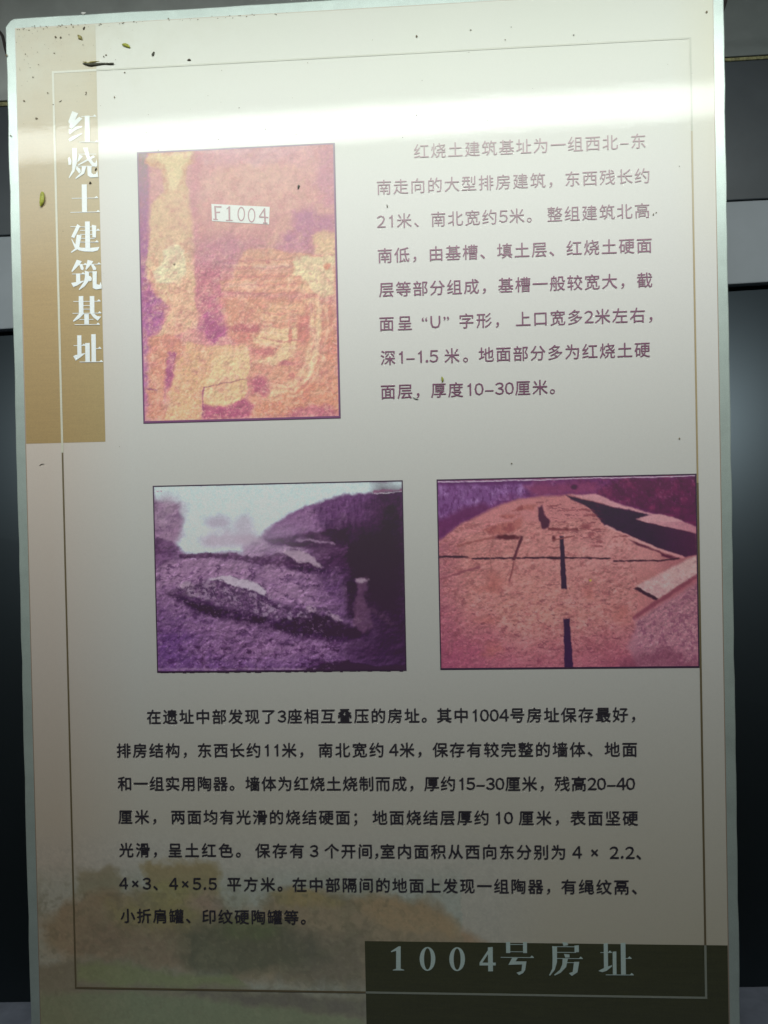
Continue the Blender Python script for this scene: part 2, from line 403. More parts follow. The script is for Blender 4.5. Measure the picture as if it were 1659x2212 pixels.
P = Paint((S0 * 1000, LV * 1000, LU * 1000, T1 * 1000), (420, 190), (100, 3250), 0.9217, 5)
V = P.V; pap = np.stack([np.interp(V, _pv, _pc[:, k]) for k in range(3)], -1)
P.c = pap.copy(); base = P.c.copy()
P.poly([180,110,300,100,370,140,330,230,260,240,190,200], (84,74,54), 14, 22, 50, 0.75)
P.poly([420,100,520,70,690,80,680,150,700,200,640,240,560,220,440,170], (88,75,48), 14, 24, 40, 0.85)
P.poly([50,300,150,230,260,190,420,180,640,200,720,260,830,240,880,210,960,185,1100,200,1200,195,1330,215,1480,240,1560,330,1640,370,1640,500,1200,520,760,500,560,470,330,450,180,420,60,400], (88,70,50), 22, 26, 60, 0.85)
P.poly([880,195,960,182,1090,195,1140,225,1000,240,900,230], (96,78,46), 12, 14, 40, 0.7)
P.poly([1170,205,1260,195,1400,225,1520,270,1560,340,1300,330,1200,270], (102,78,52), 18, 14, 60, 0.6)
P.poly([300,240,520,220,640,260,560,340,330,330], (86,76,42), 30, 22, 50, 0.6)
P.poly([180,300,560,300,600,400,560,460,330,440,180,410], (78,62,46), 30, 20, 50, 0.6)
P.poly([560,330,700,290,900,300,1030,360,1100,430,1000,470,760,490,600,470,560,420], (52,50,36), 28, 30, 50, 0.75)
P.poly([900,320,1210,330,1215,540,900,500,1000,420], (64,56,44), 30, 20, 60, 0.6)
P.blob(800, 320, 120, 40, (64, 66, 38), a=0.5); P.blob(500, 200, 90, 40, (92, 82, 46), a=0.5); P.blob(640, 230, 60, 40, (98, 76, 66), a=0.5)
P.spots(26, 0.06, (64, 56, 40), 0.28, (V > 700) * np.clip((1500 - P.X) / 200, 0, 1)); P.spots(16, 0.10, (100, 86, 64), 0.16, (V > 700) * np.clip((1500 - P.X) / 200, 0, 1))
P.poly([-40,480,180,420,330,450,480,470,700,500,820,540,1210,560,1220,700,-60,760], (76,66,50), 16, 8, 60, 0.95)
P.poly([180,440,420,455,560,480,740,490,780,520,600,525,300,520,180,500], (76,75,46), 12, 8, 50, 0.8)
P.poly([-40,560,300,545,560,560,800,590,1210,645,1220,800,-60,800], (73,72,50), 12, 8, 50, 0.85)
P.poly([560,545,780,550,1210,575,1215,640,800,590], (62,54,44), 12, 6, 50, 0.75)
tr_ = np.clip((P.Y - 90) / 80, 0, 1) * (P.X < 1560)
P.mottle(60, (72, 66, 46), 0.22, tr_ * (P.X < 1300)); P.mottle(26, (92, 82, 60), 0.18, tr_, thr=0.03); P.mottle(12, (66, 58, 42), 0.22, tr_, thr=0.03)
P.c = np.where(P.c < base, base + (P.c - base) * 1.12, P.c); P.c = P.c * (1 - np.array([0.06, 0.01, 0.0]) * tr_[..., None]); P.desat(0.16)
P.speckle(9, 0.10); P.speckle(3.2, 0.09)
fade = np.clip((P.V - LV * 1000) / 25, 0, 1) * np.clip((LU * 1000 - P.U) / 50, 0, 1)
ratio = np.clip(lin(np.clip(P.c, 4, 255)) / lin(base), 0.05, 1.25)
ratio = 1 + (ratio - 1) * fade[..., None]
P.build('landscape_print', paper_m, board, w_sheet, direct=ratio)

# tan band and dark olive block
flat('tan_band', [(S0 + 0.0002, T0 + 0.0002, 0.0377, 0.3142)], w_blk, tan_m)
flat('olive_block', [(0.2500, 0.7388, S1 - 0.0002, T1 - 0.0002)], w_blk, green_m)
# thin border line (changes colour where it crosses the band and the block; glare at the top is put into its ink)
h = 0.0009
for q in ((-h, -h, h, 0.3226), (h, -h, 0.0377, h)): flat('border_line', [q], w_line, tanline_m)
flat('border_line', [(0.0377, -0.0007, 0.5307, 0.0007)], w_line, faintline_m)
flat('border_line', [(0.5293, 0.0007, 0.5307, 0.075)], w_line, faintline_m)
flat('border_line', [(0.5292, 0.075, 0.5306, 0.36)], w_line, ochreline_m)
for q in ((0.5291, 0.36, 0.5307, 0.7388), (-0.0007, 0.3226, 0.0007, 0.7829), (0.0007, 0.7813, 0.2500, 0.7829)): flat('border_line', [q], w_line, brownline_m)
for q in ((0.2500, 0.7812, 0.5308, 0.7830), (0.5290, 0.7388, 0.5308, 0.7812)): flat('border_line', [q], w_line, greyline_m)

# ------------------------------------------------------------------ the three printed photographs
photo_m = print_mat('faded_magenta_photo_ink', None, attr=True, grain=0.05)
def frame_of(par, r, t, mat, w):
    u0, v0, u1, v1 = [x / 1000 for x in r]; t = [x / 1000 for x in t]
    m = MB()
    m.rect(u0, v0, u1, v0 + t[0], w); m.rect(u0, v1 - t[1], u1, v1, w); m.rect(u0, v0 + t[0], u0 + t[2], v1 - t[1], w); m.rect(u1 - t[3], v0 + t[0], u1, v1 - t[1], w)
    return face_front(m.build('photo_border', mat, par, fix=False))

r1 = (71.5, 71.2, 238.6, 299.2)
P = Paint(r1, (300, 410), (500, 530), 1.9235, 11, warp=0.65)
P.fill((206, 142, 138)); P.put((900 - P.Y) / 800, (224, 168, 168)); P.blob(950, 380, 380, 170, (222, 176, 158), a=0.6)
P.blob(850, 120, 500, 90, (220, 172, 186), a=0.5); P.blob(1500, 300, 90, 260, (196, 128, 158), a=0.5)
P.poly([60,100,140,100,150,500,150,1080,200,1190,280,1260,240,1420,160,1500,150,2140,80,2140], (168, 98, 148), 16, 22, 60)
P.poly([120,1120,200,1180,290,1260,230,1400,150,1450], (158, 86, 138), 20, 30, 60, 0.7)
P.poly([150,130,495,105,495,190,430,220,425,300,440,420,455,480,470,700,490,780,495,1230,535,1330,510,1400,420,1450,330,1480,180,1570,190,1500,250,1420,330,1260,200,1190,185,1100,125,1040,130,960,155,780,160,520,260,410,250,250,130,200], (224, 188, 150), 10, 16, 50, 1, 0.55, (212, 150, 128))
P.poly([150,150,490,120,400,230,370,400,300,410,270,210], (236, 216, 168), 12, 24, 50, 0.9)
P.poly([160,560,250,430,430,400,460,600,460,740,180,760], (226, 192, 152), 30, 20, 60, 0.6)
P.poly([250,850,350,800,415,850,425,1000,380,1110,200,1090,185,1000,260,930], (230, 218, 176), 8, 16, 50)
P.blob(400, 1200, 90, 150, (216, 170, 140), a=0.6)
P.poly([1220,560,1400,520,1530,620,1530,700,1440,710,1370,780,1360,860,1250,860,1130,830,1150,740,1220,680], (184, 114, 150), 40, 40, 70, 0.8)
P.poly([490,780,700,740,850,770,1000,780,830,850,780,960,560,1050,500,980], (192, 122, 142), 46, 40, 70, 0.8)
P.poly([480,100,560,120,500,480,520,780,490,780,455,480], (208, 136, 148), 20, 8, 60, 0.7)
P.poly([500,980,680,980,690,1200,740,1300,560,1320,500,1230], (190, 112, 128), 20, 30, 60, 0.8)
P.poly([540,1120,650,1060,690,1250,760,1370,720,1480,650,1560,600,1540,515,1440,540,1330], (186, 108, 132), 44, 40, 60, 0.6); P.poly([560,1300,740,1330,740,1450,650,1550,600,1530,520,1430], (162, 78, 124), 14, 26, 40, 0.8)
P.poly([790,980,850,860,900,830,1120,840,1200,870,1540,890,1530,1180,1440,1200,1300,1150,1240,1180,700,1150,680,1080,780,1060], (214, 156, 130), 10, 14, 50)
P.line([800,975,1220,970], 18, (196, 124, 120), a=0.6); P.line([850,1010,1200,1000], 26, (208,146,128), a=0.6)
for q in ((980,978,60,18),(1080,972,60,16),(1160,968,50,16),(760,1110,70,20),(880,1112,90,22)): P.blob(*q, (232, 192, 164), a=0.8)
P.poly([1240,900,1540,890,1535,1170,1440,1205,1380,1160,1290,1050,1230,1020], (226, 206, 162), 10, 22, 50)
P.poly([1370,740,1450,700,1530,720,1530,880,1390,870], (226, 190, 148), 10, 20, 50)
P.poly([1180,1060,1230,1030,1225,1090,1180,1130], (226, 184, 146), 6, 8, 40); P.blob(1480, 970, 22, 25, (206, 138, 108)); P.blob(1035, 935, 16, 14, (196, 116, 110))
P.poly([680,1200,1240,1190,1540,1230,1570,2080,900,2080,900,1560,760,1500,720,1400], (206, 146, 118), 30, 26, 80, 0.85)
P.poly([950,1300,1050,1250,1300,1240,1300,1330,1100,1360,1010,1380], (222, 176, 138), 20, 24, 60, 0.8)
P.poly([960,1390,1050,1380,1100,1430,1250,1400,1250,1620,1110,1700,930,1680,1080,1640,1140,1560,920,1530,990,1450], (222, 186, 144), 8, 20, 50)
P.line([1300,1150,1380,1240,1400,1420,1380,1600,1330,1760,1200,1880,1080,1930], 90, (222, 184, 142), 12, 16, 50, 0.9)
P.line([1440,1260,1420,1420,1380,1620,1340,1800], 26, (228, 196, 154), 8, 10, 40, 0.8)
for q in ((1300,1420,45,110,(196,118,108)),(1010,1600,95,34,(184,100,106)),(880,1430,110,34,(188,106,112)),(970,1850,70,80,(172,86,112)),(850,1500,70,40,(200,120,112)),(1180,1690,60,22,(182,104,112)),
          (1480,1330,50,60,(206,144,118)),(1510,1600,40,130,(204,136,110)),(1360,1280,16,40,(190,110,112)),(1210,1780,20,16,(188,110,104)),(1330,1190,60,20,(200,132,122)),(1200,1480,14,50,(200,120,108))): P.blob(*q, a=0.85)
P.poly([1050,1960,1330,1840,1560,1780,1570,2070,900,2080], (202, 134, 108), 20, 18, 60, 0.9)
P.poly([150,1500,330,1480,430,1560,400,1640,350,1700,310,1900,270,2110,130,2110], (206, 140, 116), 20, 30, 60, 0.9)
P.poly([300,1600,350,1620,330,1800,260,1980,270,1830], (168, 86, 122), 12, 18, 50)
P.poly([430,1530,600,1560,700,1560,880,1540,905,1720,860,1840,890,1870,860,1950,760,2010,600,2000,550,1980,540,2110,270,2110,310,1900,350,1700,400,1620], (216, 172, 130), 8, 14, 50, 1, 0.45, (206, 144, 118))
P.poly([740,1600,890,1560,905,1720,870,1800,570,1860,600,1780,640,1660], (222, 188, 142), 8, 12, 50)
P.poly([560,1880,880,1810,885,1880,840,1940,760,2000,600,2000,555,1960], (220, 182, 138), 5, 8, 40)
P.poly([555,2000,700,2020,850,1950,920,2000,900,2090,548,2105], (168, 82, 112), 12, 14, 50)
P.line([556,1868,690,1838,860,1808], 5, (120, 52, 84), 4, 3, 20, 0.85); P.line([560,1868,550,1900,554,2080], 8, (130, 52, 100), 4, 3, 20, 0.9)
P.line([150,1880,215,1884], 12, (140, 66, 110), 6, 6, 20)
P.blob(1400, 2070, 190, 60, (176, 92, 118), a=0.8)
P.mottle(120, (226, 182, 150), 0.35, P.Y > 500); P.mottle(60, (196, 122, 126), 0.30); P.mottle(34, (232, 192, 156), 0.24, thr=0.05); P.mottle(18, (182, 108, 116), 0.26, P.Y > 300, thr=0.08); P.mottle(9, (238, 206, 176), 0.30, thr=0.1)
low_ = np.clip((P.Y - 500) / 500, 0.25, 1); P.emboss(90, 0.05, low_); P.emboss(40, 0.07, low_); P.emboss(18, 0.04, low_); P.speckle(40, 0.10)
for k in range(7):
    o_ = k * 30; c_ = (236, 206, 168) if k % 2 else (188, 112, 108)
    P.line([1500 - o_, 1180, 1510 - o_, 1420, 1480 - o_, 1640, 1420 - o_, 1800, 1290 - o_ * .6, 1930 - o_ * .4, 1060, 2000 - o_], 9, c_, 6, 14, 30, 0.45)
for k in range(9): P.line([700 + 18 * (k % 3), 930 + k * 30, 1180 + 10 * k, 915 + k * 31], 7, (236, 198, 164) if k % 2 else (184, 106, 112), 5, 9, 30, 0.45)
for k in range(6): P.line([980, 1310 + k * 46, 1130, 1330 + k * 50, 1250, 1300 + k * 55], 8, (236, 206, 170) if k % 2 else (186, 106, 106), 5, 12, 30, 0.5)
P.mottle(30, (240, 212, 174), 0.28, low_, thr=0.10, k=9); P.mottle(26, (178, 98, 106), 0.26, low_, thr=0.11, k=9, sx=0.7); P.mottle(13, (240, 214, 186), 0.35, low_, thr=0.14, k=10)
P.speckle(12, 0.10); P.speckle(5, 0.08)
P.blob(1264, 378, 7, 15, (90, 60, 60), 0.3, 0.1, 20); P.blob(338, 950, 7, 9, (110, 90, 60), 0.3, 0.1, 20)
ph1 = P.build('excavation_photo', photo_m, board, w_blk)
ph1['label'] = 'tall salmon and magenta photograph of excavated earth with a white number tag'
frame_of(ph1, r1, (0.9, 1.5, 0.8, 1.1), print_mat('magenta_border_ink', (0.20, 0.05, 0.17)), w_line)
frame_of(ph1, (r1[0]-0.5, r1[1]-0.4, r1[2]+0.5, r1[3]+0.7), (0.5, 0.7, 0.5, 0.5), print_mat('purple_border_ink', (0.09, 0.025, 0.09)), w_line + 0.0001)

r2 = (77.8, 352.6, 289.8, 511.4)
P = Paint(r2, (340, 256), (570, 1840), 1.6107, 23, warp=0.7)
P.fill((122, 88, 122)); P.put((P.Y - 900) / 400, (104, 70, 112)); P.blob(150, 1080, 260, 160, (92, 58, 108), 0.6, 0.4, 90, 0.7)
P.poly([30,60,1600,30,1600,110,1240,130,1060,180,900,250,740,350,650,430,600,490,230,490,170,420,220,300,200,180,50,160], (180, 197, 198), 16, 12, 60)
for q in ((450,300,80,50,(160,146,162)),(120,250,105,110,(158,134,152)),(480,410,170,50,(166,146,160)),(600,330,60,80,(168,158,170)),(120,370,100,60,(150,118,142)),(640,410,70,30,(160,136,152))): P.blob(*q, 0.5, 0.4, 60, 0.8)
P.blob(380, 345, 36, 26, (182,186,192), a=0.8); P.blob(450, 352, 36, 26, (178,184,190), a=0.8); P.blob(290, 430, 40, 90, (176, 188, 192), a=0.7)
P.poly([40,580,200,515,350,515,700,550,1000,610,1200,640,1330,860,700,770,450,650,180,690,60,720], (148, 112, 142), 20, 14, 60)
P.poly([600,450,740,400,1000,470,900,480,700,520,600,500], (150, 118, 146), 14, 10, 50, 0.9)
P.poly([725,400,800,310,900,245,1060,180,1240,130,1400,112,1600,112,1600,420,1100,420,760,440], (106, 66, 110), 8, 10, 40)
P.poly([725,400,800,310,900,250,1060,190,1070,350,900,380], (142, 104, 142), 24, 16, 40, 0.8)
bank = P.M([725,405,800,320,900,260,1060,195,1240,145,1400,128,1600,128,1600,420,1100,400,760,430], 14)
P.mottle(26, (132, 92, 136), 0.6, bank, thr=0.02, sx=1.8, sy=0.5); P.mottle(22, (78, 42, 84), 0.6, bank * (P.X > 950), thr=0.0, sx=1.9, sy=0.4)
P.poly([1180,360,1400,320,1480,100,1600,150,1620,1100,1500,900,1400,820,1240,700,1230,640,1120,600,1100,540,1150,400], (58, 38, 54), 110, 40, 120)
P.poly([735,400,860,385,1100,350,1250,330,1260,470,1150,470,1000,455,800,440], (62, 34, 62), 10, 12, 40)
P.poly([930,395,1040,405,1180,425,1170,435,1030,418,930,408], (138, 110, 134), 5, 5, 20, 0.9)
P.poly([1000,460,1250,440,1240,640,1120,610,1090,570], (84, 52, 84), 26, 20, 60, 0.9)
P.poly([1080,600,1250,620,1290,900,1180,860,1050,760], (92, 60, 98), 70, 26, 90, 0.8)
P.poly([45,385,110,395,160,420,178,505,110,560,45,590], (108, 74, 108), 8, 12, 40, 1, 0.5, (84, 50, 84))
P.poly([195,500,340,484,560,496,700,515,850,488,900,470,1000,490,1050,540,1092,580,960,602,860,575,700,560,560,530,350,516,205,522], (78, 46, 78), 5, 12, 28, 1, 0.6, (120, 88, 116))
P.poly([840,482,900,470,1000,488,1050,530,1088,578,1000,548,930,540,900,520], (160, 134, 150), 6, 12, 24, 0.95)
P.poly([870,560,1000,575,1100,590,1200,620,960,606,860,590], (64, 36, 68), 12, 8, 30, 0.8)
P.poly([120,740,180,700,230,668,300,688,380,650,500,636,640,664,740,722,760,770,850,822,980,836,1050,830,1130,844,1220,905,1400,975,1300,1020,1000,1000,700,900,400,820,250,765], (108, 78, 108), 8, 14, 34, 1, 0.8, (76, 46, 80))
P.spots(22, 0.04, (142, 116, 136), 0.75, np.clip(0.5 + P.sd([(300,690),(500,650),(740,740),(840,860),(700,880),(450,800),(300,740)]) / 20, 0, 1))
P.poly([380,652,500,630,650,662,745,722,735,760,640,718,560,690,480,668], (174, 156, 168), 6, 10, 30)
P.blob(235, 690, 50, 22, (160, 134, 150), a=0.9); P.blob(280, 735, 40, 22, (140, 112, 132), a=0.8)
P.poly([120,740,250,770,500,838,800,905,960,880,1150,960,1400,1000,1250,1045,950,1015,720,945,500,905,300,850,200,790], (54, 32, 58), 16, 12, 40)
P.poly([960,850,1060,870,1160,880,1240,930,1400,980,1250,1020,1000,960,950,900], (54, 34, 54), 14, 14, 40, 0.9)
P.poly([1000,828,1060,822,1130,842,1220,905,1190,915,1110,860,1010,850], (150, 124, 140), 6, 12, 24, 0.9)
P.poly([1245,650,1310,640,1300,900,1245,880], (46, 28, 44), 22, 8, 40, 0.6)
P.poly([1308,650,1370,645,1376,720,1342,742,1350,785,1392,850,1412,960,1350,985,1285,925,1300,790,1316,740], (106, 72, 98), 8, 10, 30, 1, 0.5, (80, 48, 72))
P.blob(1340, 660, 36, 16, (150, 124, 138)); P.spots(16, 0.05, (146, 116, 132), 0.7, np.clip(0.5 + P.sd([(1290,900),(1390,860),(1410,960),(1290,940)]) / 14, 0, 1))
P.poly([1380,840,1500,890,1620,1000,1620,1180,1250,1180,1200,1060,1400,1010], (80, 52, 80), 80, 26, 90, 0.8)
P.line([1400,840,1480,890,1530,930], 22, (104, 74, 96), 12, 12, 30, 0.8)
P.poly([1000,1215,1100,1172,1250,1158,1450,1200,1620,1185,1620,1240,1000,1240], (40, 26, 38), 8, 8, 30)
P.blob(700, 1080, 420, 70, (136, 98, 128), 0.6, 0.5, 80, 0.6); P.blob(480, 960, 300, 40, (140, 102, 132), 0.6, 0.5, 60, 0.5)
mk = (P.Y > 560) * np.clip((1250 - P.X) / 100, 0.15, 1)
P.spots(20, 0.13, (70, 40, 76), 0.55, mk, sx=0.6); P.spots(10, 0.16, (158, 128, 150), 0.4, mk)
P.spots(26, 0.08, (66, 38, 68), 0.6, np.clip((P.Y - 1000) / 60, 0, 1) * (P.X > 300) * (P.X < 1200), sx=0.8)
P.line([1420,105,1500,96,1580,100], 16, (130, 80, 110), 6, 10, 16, 0.8); P.line([1420,114,1585,112], 6, (186, 180, 188), 3, 2, 20, 0.9)
P.line([60,102,90,108], 4, (170, 60, 100), 3, 2, 14, 0.8)
nsky = 1 - P.M([30,60,1600,30,1600,110,1240,130,1060,180,900,250,740,350,650,430,600,490,230,490,170,420,220,300,200,180,50,160], 20)
P.mottle(90, (150, 112, 144), 0.25, nsky * (P.X < 1250)); P.mottle(44, (84, 54, 92), 0.35, nsky, thr=0.02, sx=0.7); P.mottle(20, (146, 114, 142), 0.28, nsky * (P.X < 1250), thr=0.04, sx=0.7); P.mottle(12, (72, 44, 78), 0.35, nsky, thr=0.08, sx=0.7)
P.emboss(46, 0.09, nsky, sx=0.8); P.emboss(20, 0.10, nsky * (P.Y > 450), sx=0.8); P.put(np.clip((P.X - 1180) / 260, 0, 1) * np.clip((P.Y - 300) / 200, 0, 1) * 0.35, (44, 28, 46)); P.c = 114 + (P.c - 119) * 1.22; P.speckle(30, 0.08); P.speckle(9, 0.12); P.speckle(4, 0.10); P.desat(0.20); P.c = np.maximum(P.c, np.array([50, 31, 47])); P.put(np.exp(-((P.X - 640) / 330) ** 2 - ((P.Y - 400) / 110) ** 2) * 0.5, (178, 166, 178))
mound = P.M([180,720,230,675,380,652,500,640,640,668,740,730,850,822,1000,832,1000,930,700,880,400,800,250,750], 8)
P.mottle(30, (150, 126, 146), 0.75, mound, thr=0.03, k=8); P.mottle(16, (58, 34, 62), 0.7, mound, thr=0.05, k=8)
P.poly([385,650,500,630,650,662,745,722,735,756,640,716,560,688,480,664], (178, 162, 172), 5, 9, 24, 0.85); P.poly([850,484,900,472,1000,490,1050,532,1085,574,1000,548,930,530,900,512], (158, 134, 150), 5, 9, 20, 0.7)
P.poly([1310,650,1368,646,1374,720,1342,742,1352,786,1390,850,1408,955,1350,980,1288,925,1302,800,1318,740], (104, 72, 96), 12, 14, 26, 0.45); P.blob(1340, 660, 32, 13, (148, 124, 138), 0.4, 0.7, 20)
P.line([60,1212,1000,1212], 8, (150, 120, 140), 6, 8, 30, 0.6)
ph2 = P.build('excavation_photo', photo_m, board, w_blk)
ph2['label'] = 'wide violet photograph of low earth walls under a pale sky'
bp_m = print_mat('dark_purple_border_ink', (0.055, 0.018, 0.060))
frame_of(ph2, r2, (0.9, 1.3, 0.9, 0.9), bp_m, w_line)
mbx = MB(); rr = random.Random(8)
for k in range(26):
    u = 80 + k * 8 + rr.uniform(0, 4); mbx.rect(u / 1000, 0.5113, (u + rr.uniform(2, 7)) / 1000, 0.5113 + rr.uniform(0.0003, 0.0009), w_line + 0.00005)
face_front(mbx.build('border_drip', bp_m, ph2, fix=False))

r3 = (317.9, 352.6, 529.0, 510.9)
P = Paint(r3, (340, 256), (1670, 1810), 1.565, 37, warp=0.3)
P.fill((168, 120, 108)); P.blob(620, 800, 480, 360, (184, 138, 114), 0.7, 0.3, 120, 0.9); P.blob(850, 480, 420, 240, (192, 146, 128), 0.6, 0.3, 90, 0.7); P.blob(1150, 480, 240, 120, (194, 150, 134), 0.6, 0.3, 60, 0.7)
P.put((P.Y - 950) / 350, (150, 98, 96), 0.7); P.put((230 - P.X) / 250, (148, 92, 104), 0.8)
P.blob(200, 1100, 220, 160, (150, 90, 96), 0.7, 0.4, 90, 0.7); P.blob(950, 1120, 260, 120, (156, 104, 98), 0.7, 0.5, 90, 0.6)
P.poly([30,80,1620,40,1620,380,1350,290,1150,235,1000,170,860,168,640,185,500,200,350,260,180,345,40,450], (108, 56, 100), 10, 12, 50)
P.poly([30,95,560,85,600,150,420,190,220,290,40,400], (120, 84, 132), 20, 22, 60, 0.9)
bush = P.M([30,95,860,95,860,160,640,178,500,192,350,252,180,335,40,440], 12); hill = P.M([600,60,1620,40,1620,365,1350,280,1150,225,1040,172,860,160], 8)
P.mottle(60, (156, 132, 174), 0.8, bush * (P.X < 640)); P.mottle(26, (170, 148, 184), 0.6, bush * (P.X < 800), thr=0.03); P.mottle(16, (88, 42, 92), 0.75, bush, thr=0.0, sx=1.5, sy=0.7)
P.poly([30,330,160,260,330,220,360,255,180,345,40,450], (96, 44, 84), 20, 20, 50, 0.85)
P.poly([1000,165,1080,100,1180,70,1620,50,1620,370,1350,285,1150,230], (88, 34, 68), 20, 20, 50, 0.85)
P.mottle(50, (130, 62, 92), 0.7, hill); P.mottle(22, (70, 26, 60), 0.6, hill, thr=0.02); P.mottle(14, (164, 110, 134), 0.5, hill * (P.Y < 230), thr=0.1)
P.poly([560,110,860,95,1040,110,1000,160,860,160,640,180], (136, 72, 100), 20, 18, 50, 0.7)
P.blob(872, 120, 20, 16, (74, 24, 66)); P.line([40,100,600,92], 26, (84, 36, 88), 10, 8, 30, 0.7)
P.poly([350,262,520,200,660,182,860,172,940,232,1000,300,700,330,500,320,300,390,50,460,180,350], (186, 136, 124), 12, 12, 50, 0.9)
P.poly([855,168,1000,162,1040,178,1150,228,1350,284,1330,292,1120,246,990,208], (198, 160, 152), 6, 5, 40)
P.poly([820,172,880,182,1100,240,1345,290,1245,316,1400,356,1610,402,1610,528,1545,548,1400,500,1260,440,1100,372,1050,352,1000,290,940,232,850,198], (56, 32, 58), 5, 5, 30)
P.poly([1242,314,1340,286,1430,292,1520,322,1610,362,1610,402,1400,356], (200, 164, 154), 5, 5, 40)
P.line([1065,360,1260,448,1400,505,1530,550], 12, (206, 166, 148), 5, 5, 30)
P.poly([1200,440,1260,460,1400,520,1510,560,1400,545,1390,520,1240,470], (84, 40, 56), 6, 6, 30)
gm = (P.Y > 330) * (P.X < 1250) * (1 - bush) * (1 - P.M([800,165,880,170,1100,225,1345,275,1700,400,1610,560,1545,560,1260,450,1050,365,940,235], 6)) * (1 - P.M([30,330,350,252,180,335,40,450], 14))
P.mottle(90, (198, 156, 134), 0.30, gm); P.mottle(40, (150, 100, 92), 0.28, gm, thr=0.02, sx=0.6); P.mottle(18, (206, 166, 144), 0.28, gm, thr=0.05, sx=0.6); P.mottle(26, (110, 62, 66), 0.30, gm * np.clip((P.Y - 500) / 500, 0.2, 1), thr=0.08, k=9, sx=0.6)
P.spots(20, 0.12, (140, 88, 82), 0.5, gm, sx=0.6); P.spots(9, 0.12, (204, 160, 138), 0.4, gm, sx=0.6); P.spots(12, 0.16, (112, 62, 68), 0.55, gm * np.clip((P.Y - 400) / 500, 0, 1), sx=0.5)
P.emboss(36, 0.06, gm, sx=0.7); P.emboss(14, 0.06, gm, sx=0.7); P.put((np.hypot((P.X - 700) / 900, (P.Y - 560) / 620) - 0.72) * 1.6 * (P.Y > 330), (126, 58, 82), 0.6); P.c = P.c * np.array([0.95, 0.84, 0.93])
dk = (58, 28, 44)
P.line([40,545,220,545], 13, dk, 3, 4, 18); P.line([215,547,260,556], 5, (120,70,70), 3, 3); P.line([255,556,480,550,720,549,780,552,1085,552], 10, dk, 3, 4, 18); P.line([1110,568,1400,568,1500,556], 9, dk, 3, 4, 18)
P.line([720,550,780,553], 15, dk, 3, 3, 18)
P.poly([780,418,803,418,826,738,790,738], (52, 28, 52), 3, 4, 20); P.poly([803,918,840,918,864,1235,808,1235], (50, 28, 54), 3, 4, 20)
P.poly([545,418,560,420,510,565,490,565], (84, 40, 52), 4, 4, 20); P.line([502,575,492,630,476,690], 8, (120, 62, 66), 4, 6, 20)
P.poly([650,245,672,228,690,290,722,330,712,372,672,372,660,320,648,300], (74, 32, 56), 5, 8, 24); P.line([715,375,800,380,885,376], 15, (112, 56, 62), 4, 8, 20); P.line([640,215,680,214], 8, (130, 74, 80), 4, 4)
P.blob(462, 425, 78, 17, (84, 36, 46), 0.3, 0.5, 30); P.blob(745, 435, 12, 22, (90, 40, 50)); P.line([740,445,850,418], 7, (120, 66, 66), 3, 4); P.line([740,492,778,488], 8, (130, 72, 74), 3, 4)
for pts in ([300,378,400,355,500,322,560,300,545,370,500,395,380,412], [395,298,470,280,540,285,490,318], [490,265,560,232,640,226,625,262]): P.poly(pts, (158, 92, 88), 8, 14, 36, 0.85, 0.6, (120, 56, 62))
for q in ((740,234,26,5),(840,262,50,4),(975,290,32,8),(930,260,40,4),(945,360,32,14),(1000,378,50,5),(972,408,20,10),(1022,452,26,7),(1010,480,26,6),(1170,420,30,5),(1120,424,18,6)): P.blob(*q, (128, 66, 72), 0.4, 0.9, 16, 0.8)
P.line([165,480,270,450,378,428], 13, (142, 82, 80), 4, 7, 24); P.line([60,682,160,645,292,604], 15, (130, 72, 80), 4, 7, 24); P.line([372,450,358,520,366,640], 6, (150, 92, 90), 3, 5, 24, 0.8)
for q in ((345,735,70,26),(340,925,60,24),(1140,895,75,50),(960,760,40,44),(380,1110,60,40),(400,690,50,50)): P.blob(*q, (152, 88, 82), 0.6, 0.8, 50, 0.6)
P.line([1000,700,1080,880,1170,1120], 4, (146, 94, 94), 3, 3, 24, 0.7); P.line([1040,570,1100,680,1160,790], 4, (150, 98, 96), 3, 4, 24, 0.6); P.line([880,470,960,640,1010,720], 3, (158, 108, 102), 3, 3, 24, 0.5)
P.poly([1242,722,1400,640,1610,532,1615,655,1372,800], (182, 144, 140), 8, 6, 40)
P.poly([1228,738,1252,724,1376,794,1366,812], (56, 28, 44), 4, 4, 20); P.line([1235,915,1380,812,1610,660], 26, (122, 62, 74), 6, 6, 30)
P.poly([1240,930,1400,830,1625,690,1630,1230,1260,1230,1190,1090,1230,1000], (146, 98, 108), 16, 12, 60, 0.9)
P.emboss(20, 0.10, P.M([1240,940,1620,700,1620,1225,1260,1225], 20)); P.spots(18, 0.05, (112, 62, 82), 0.6, np.clip(0.5 + P.sd([(1240,940),(1620,700),(1630,1225),(1260,1225)]) / 30, 0, 1)); P.spots(11, 0.12, (184, 142, 142), 0.45, np.clip(0.5 + P.sd([(1240,940),(1620,700),(1630,1225),(1260,1225)]) / 30, 0, 1))
P.poly([1150,1195,1290,1120,1420,1090,1540,1120,1540,1180,1620,1150,1625,1230,1150,1230], (100, 50, 66), 30, 34, 40, 0.6)
P.line([920,1030,1010,1100,1100,1180], 18, (130, 70, 78), 10, 14, 30, 0.6)
P.speckle(36, 0.10); P.speckle(9, 0.14); P.speckle(4, 0.12)
P.line([30,92,1600,52], 6, (186, 166, 184), 2, 1, 20); P.blob(968, 686, 6, 6, (200, 170, 60), 0.2, 0); road = P.M([1242,722,1400,640,1610,532,1615,655,1372,800], 6); P.mottle(24, (150, 104, 110), 0.5, road); P.mottle(12, (206, 174, 170), 0.4, road, thr=0.08)
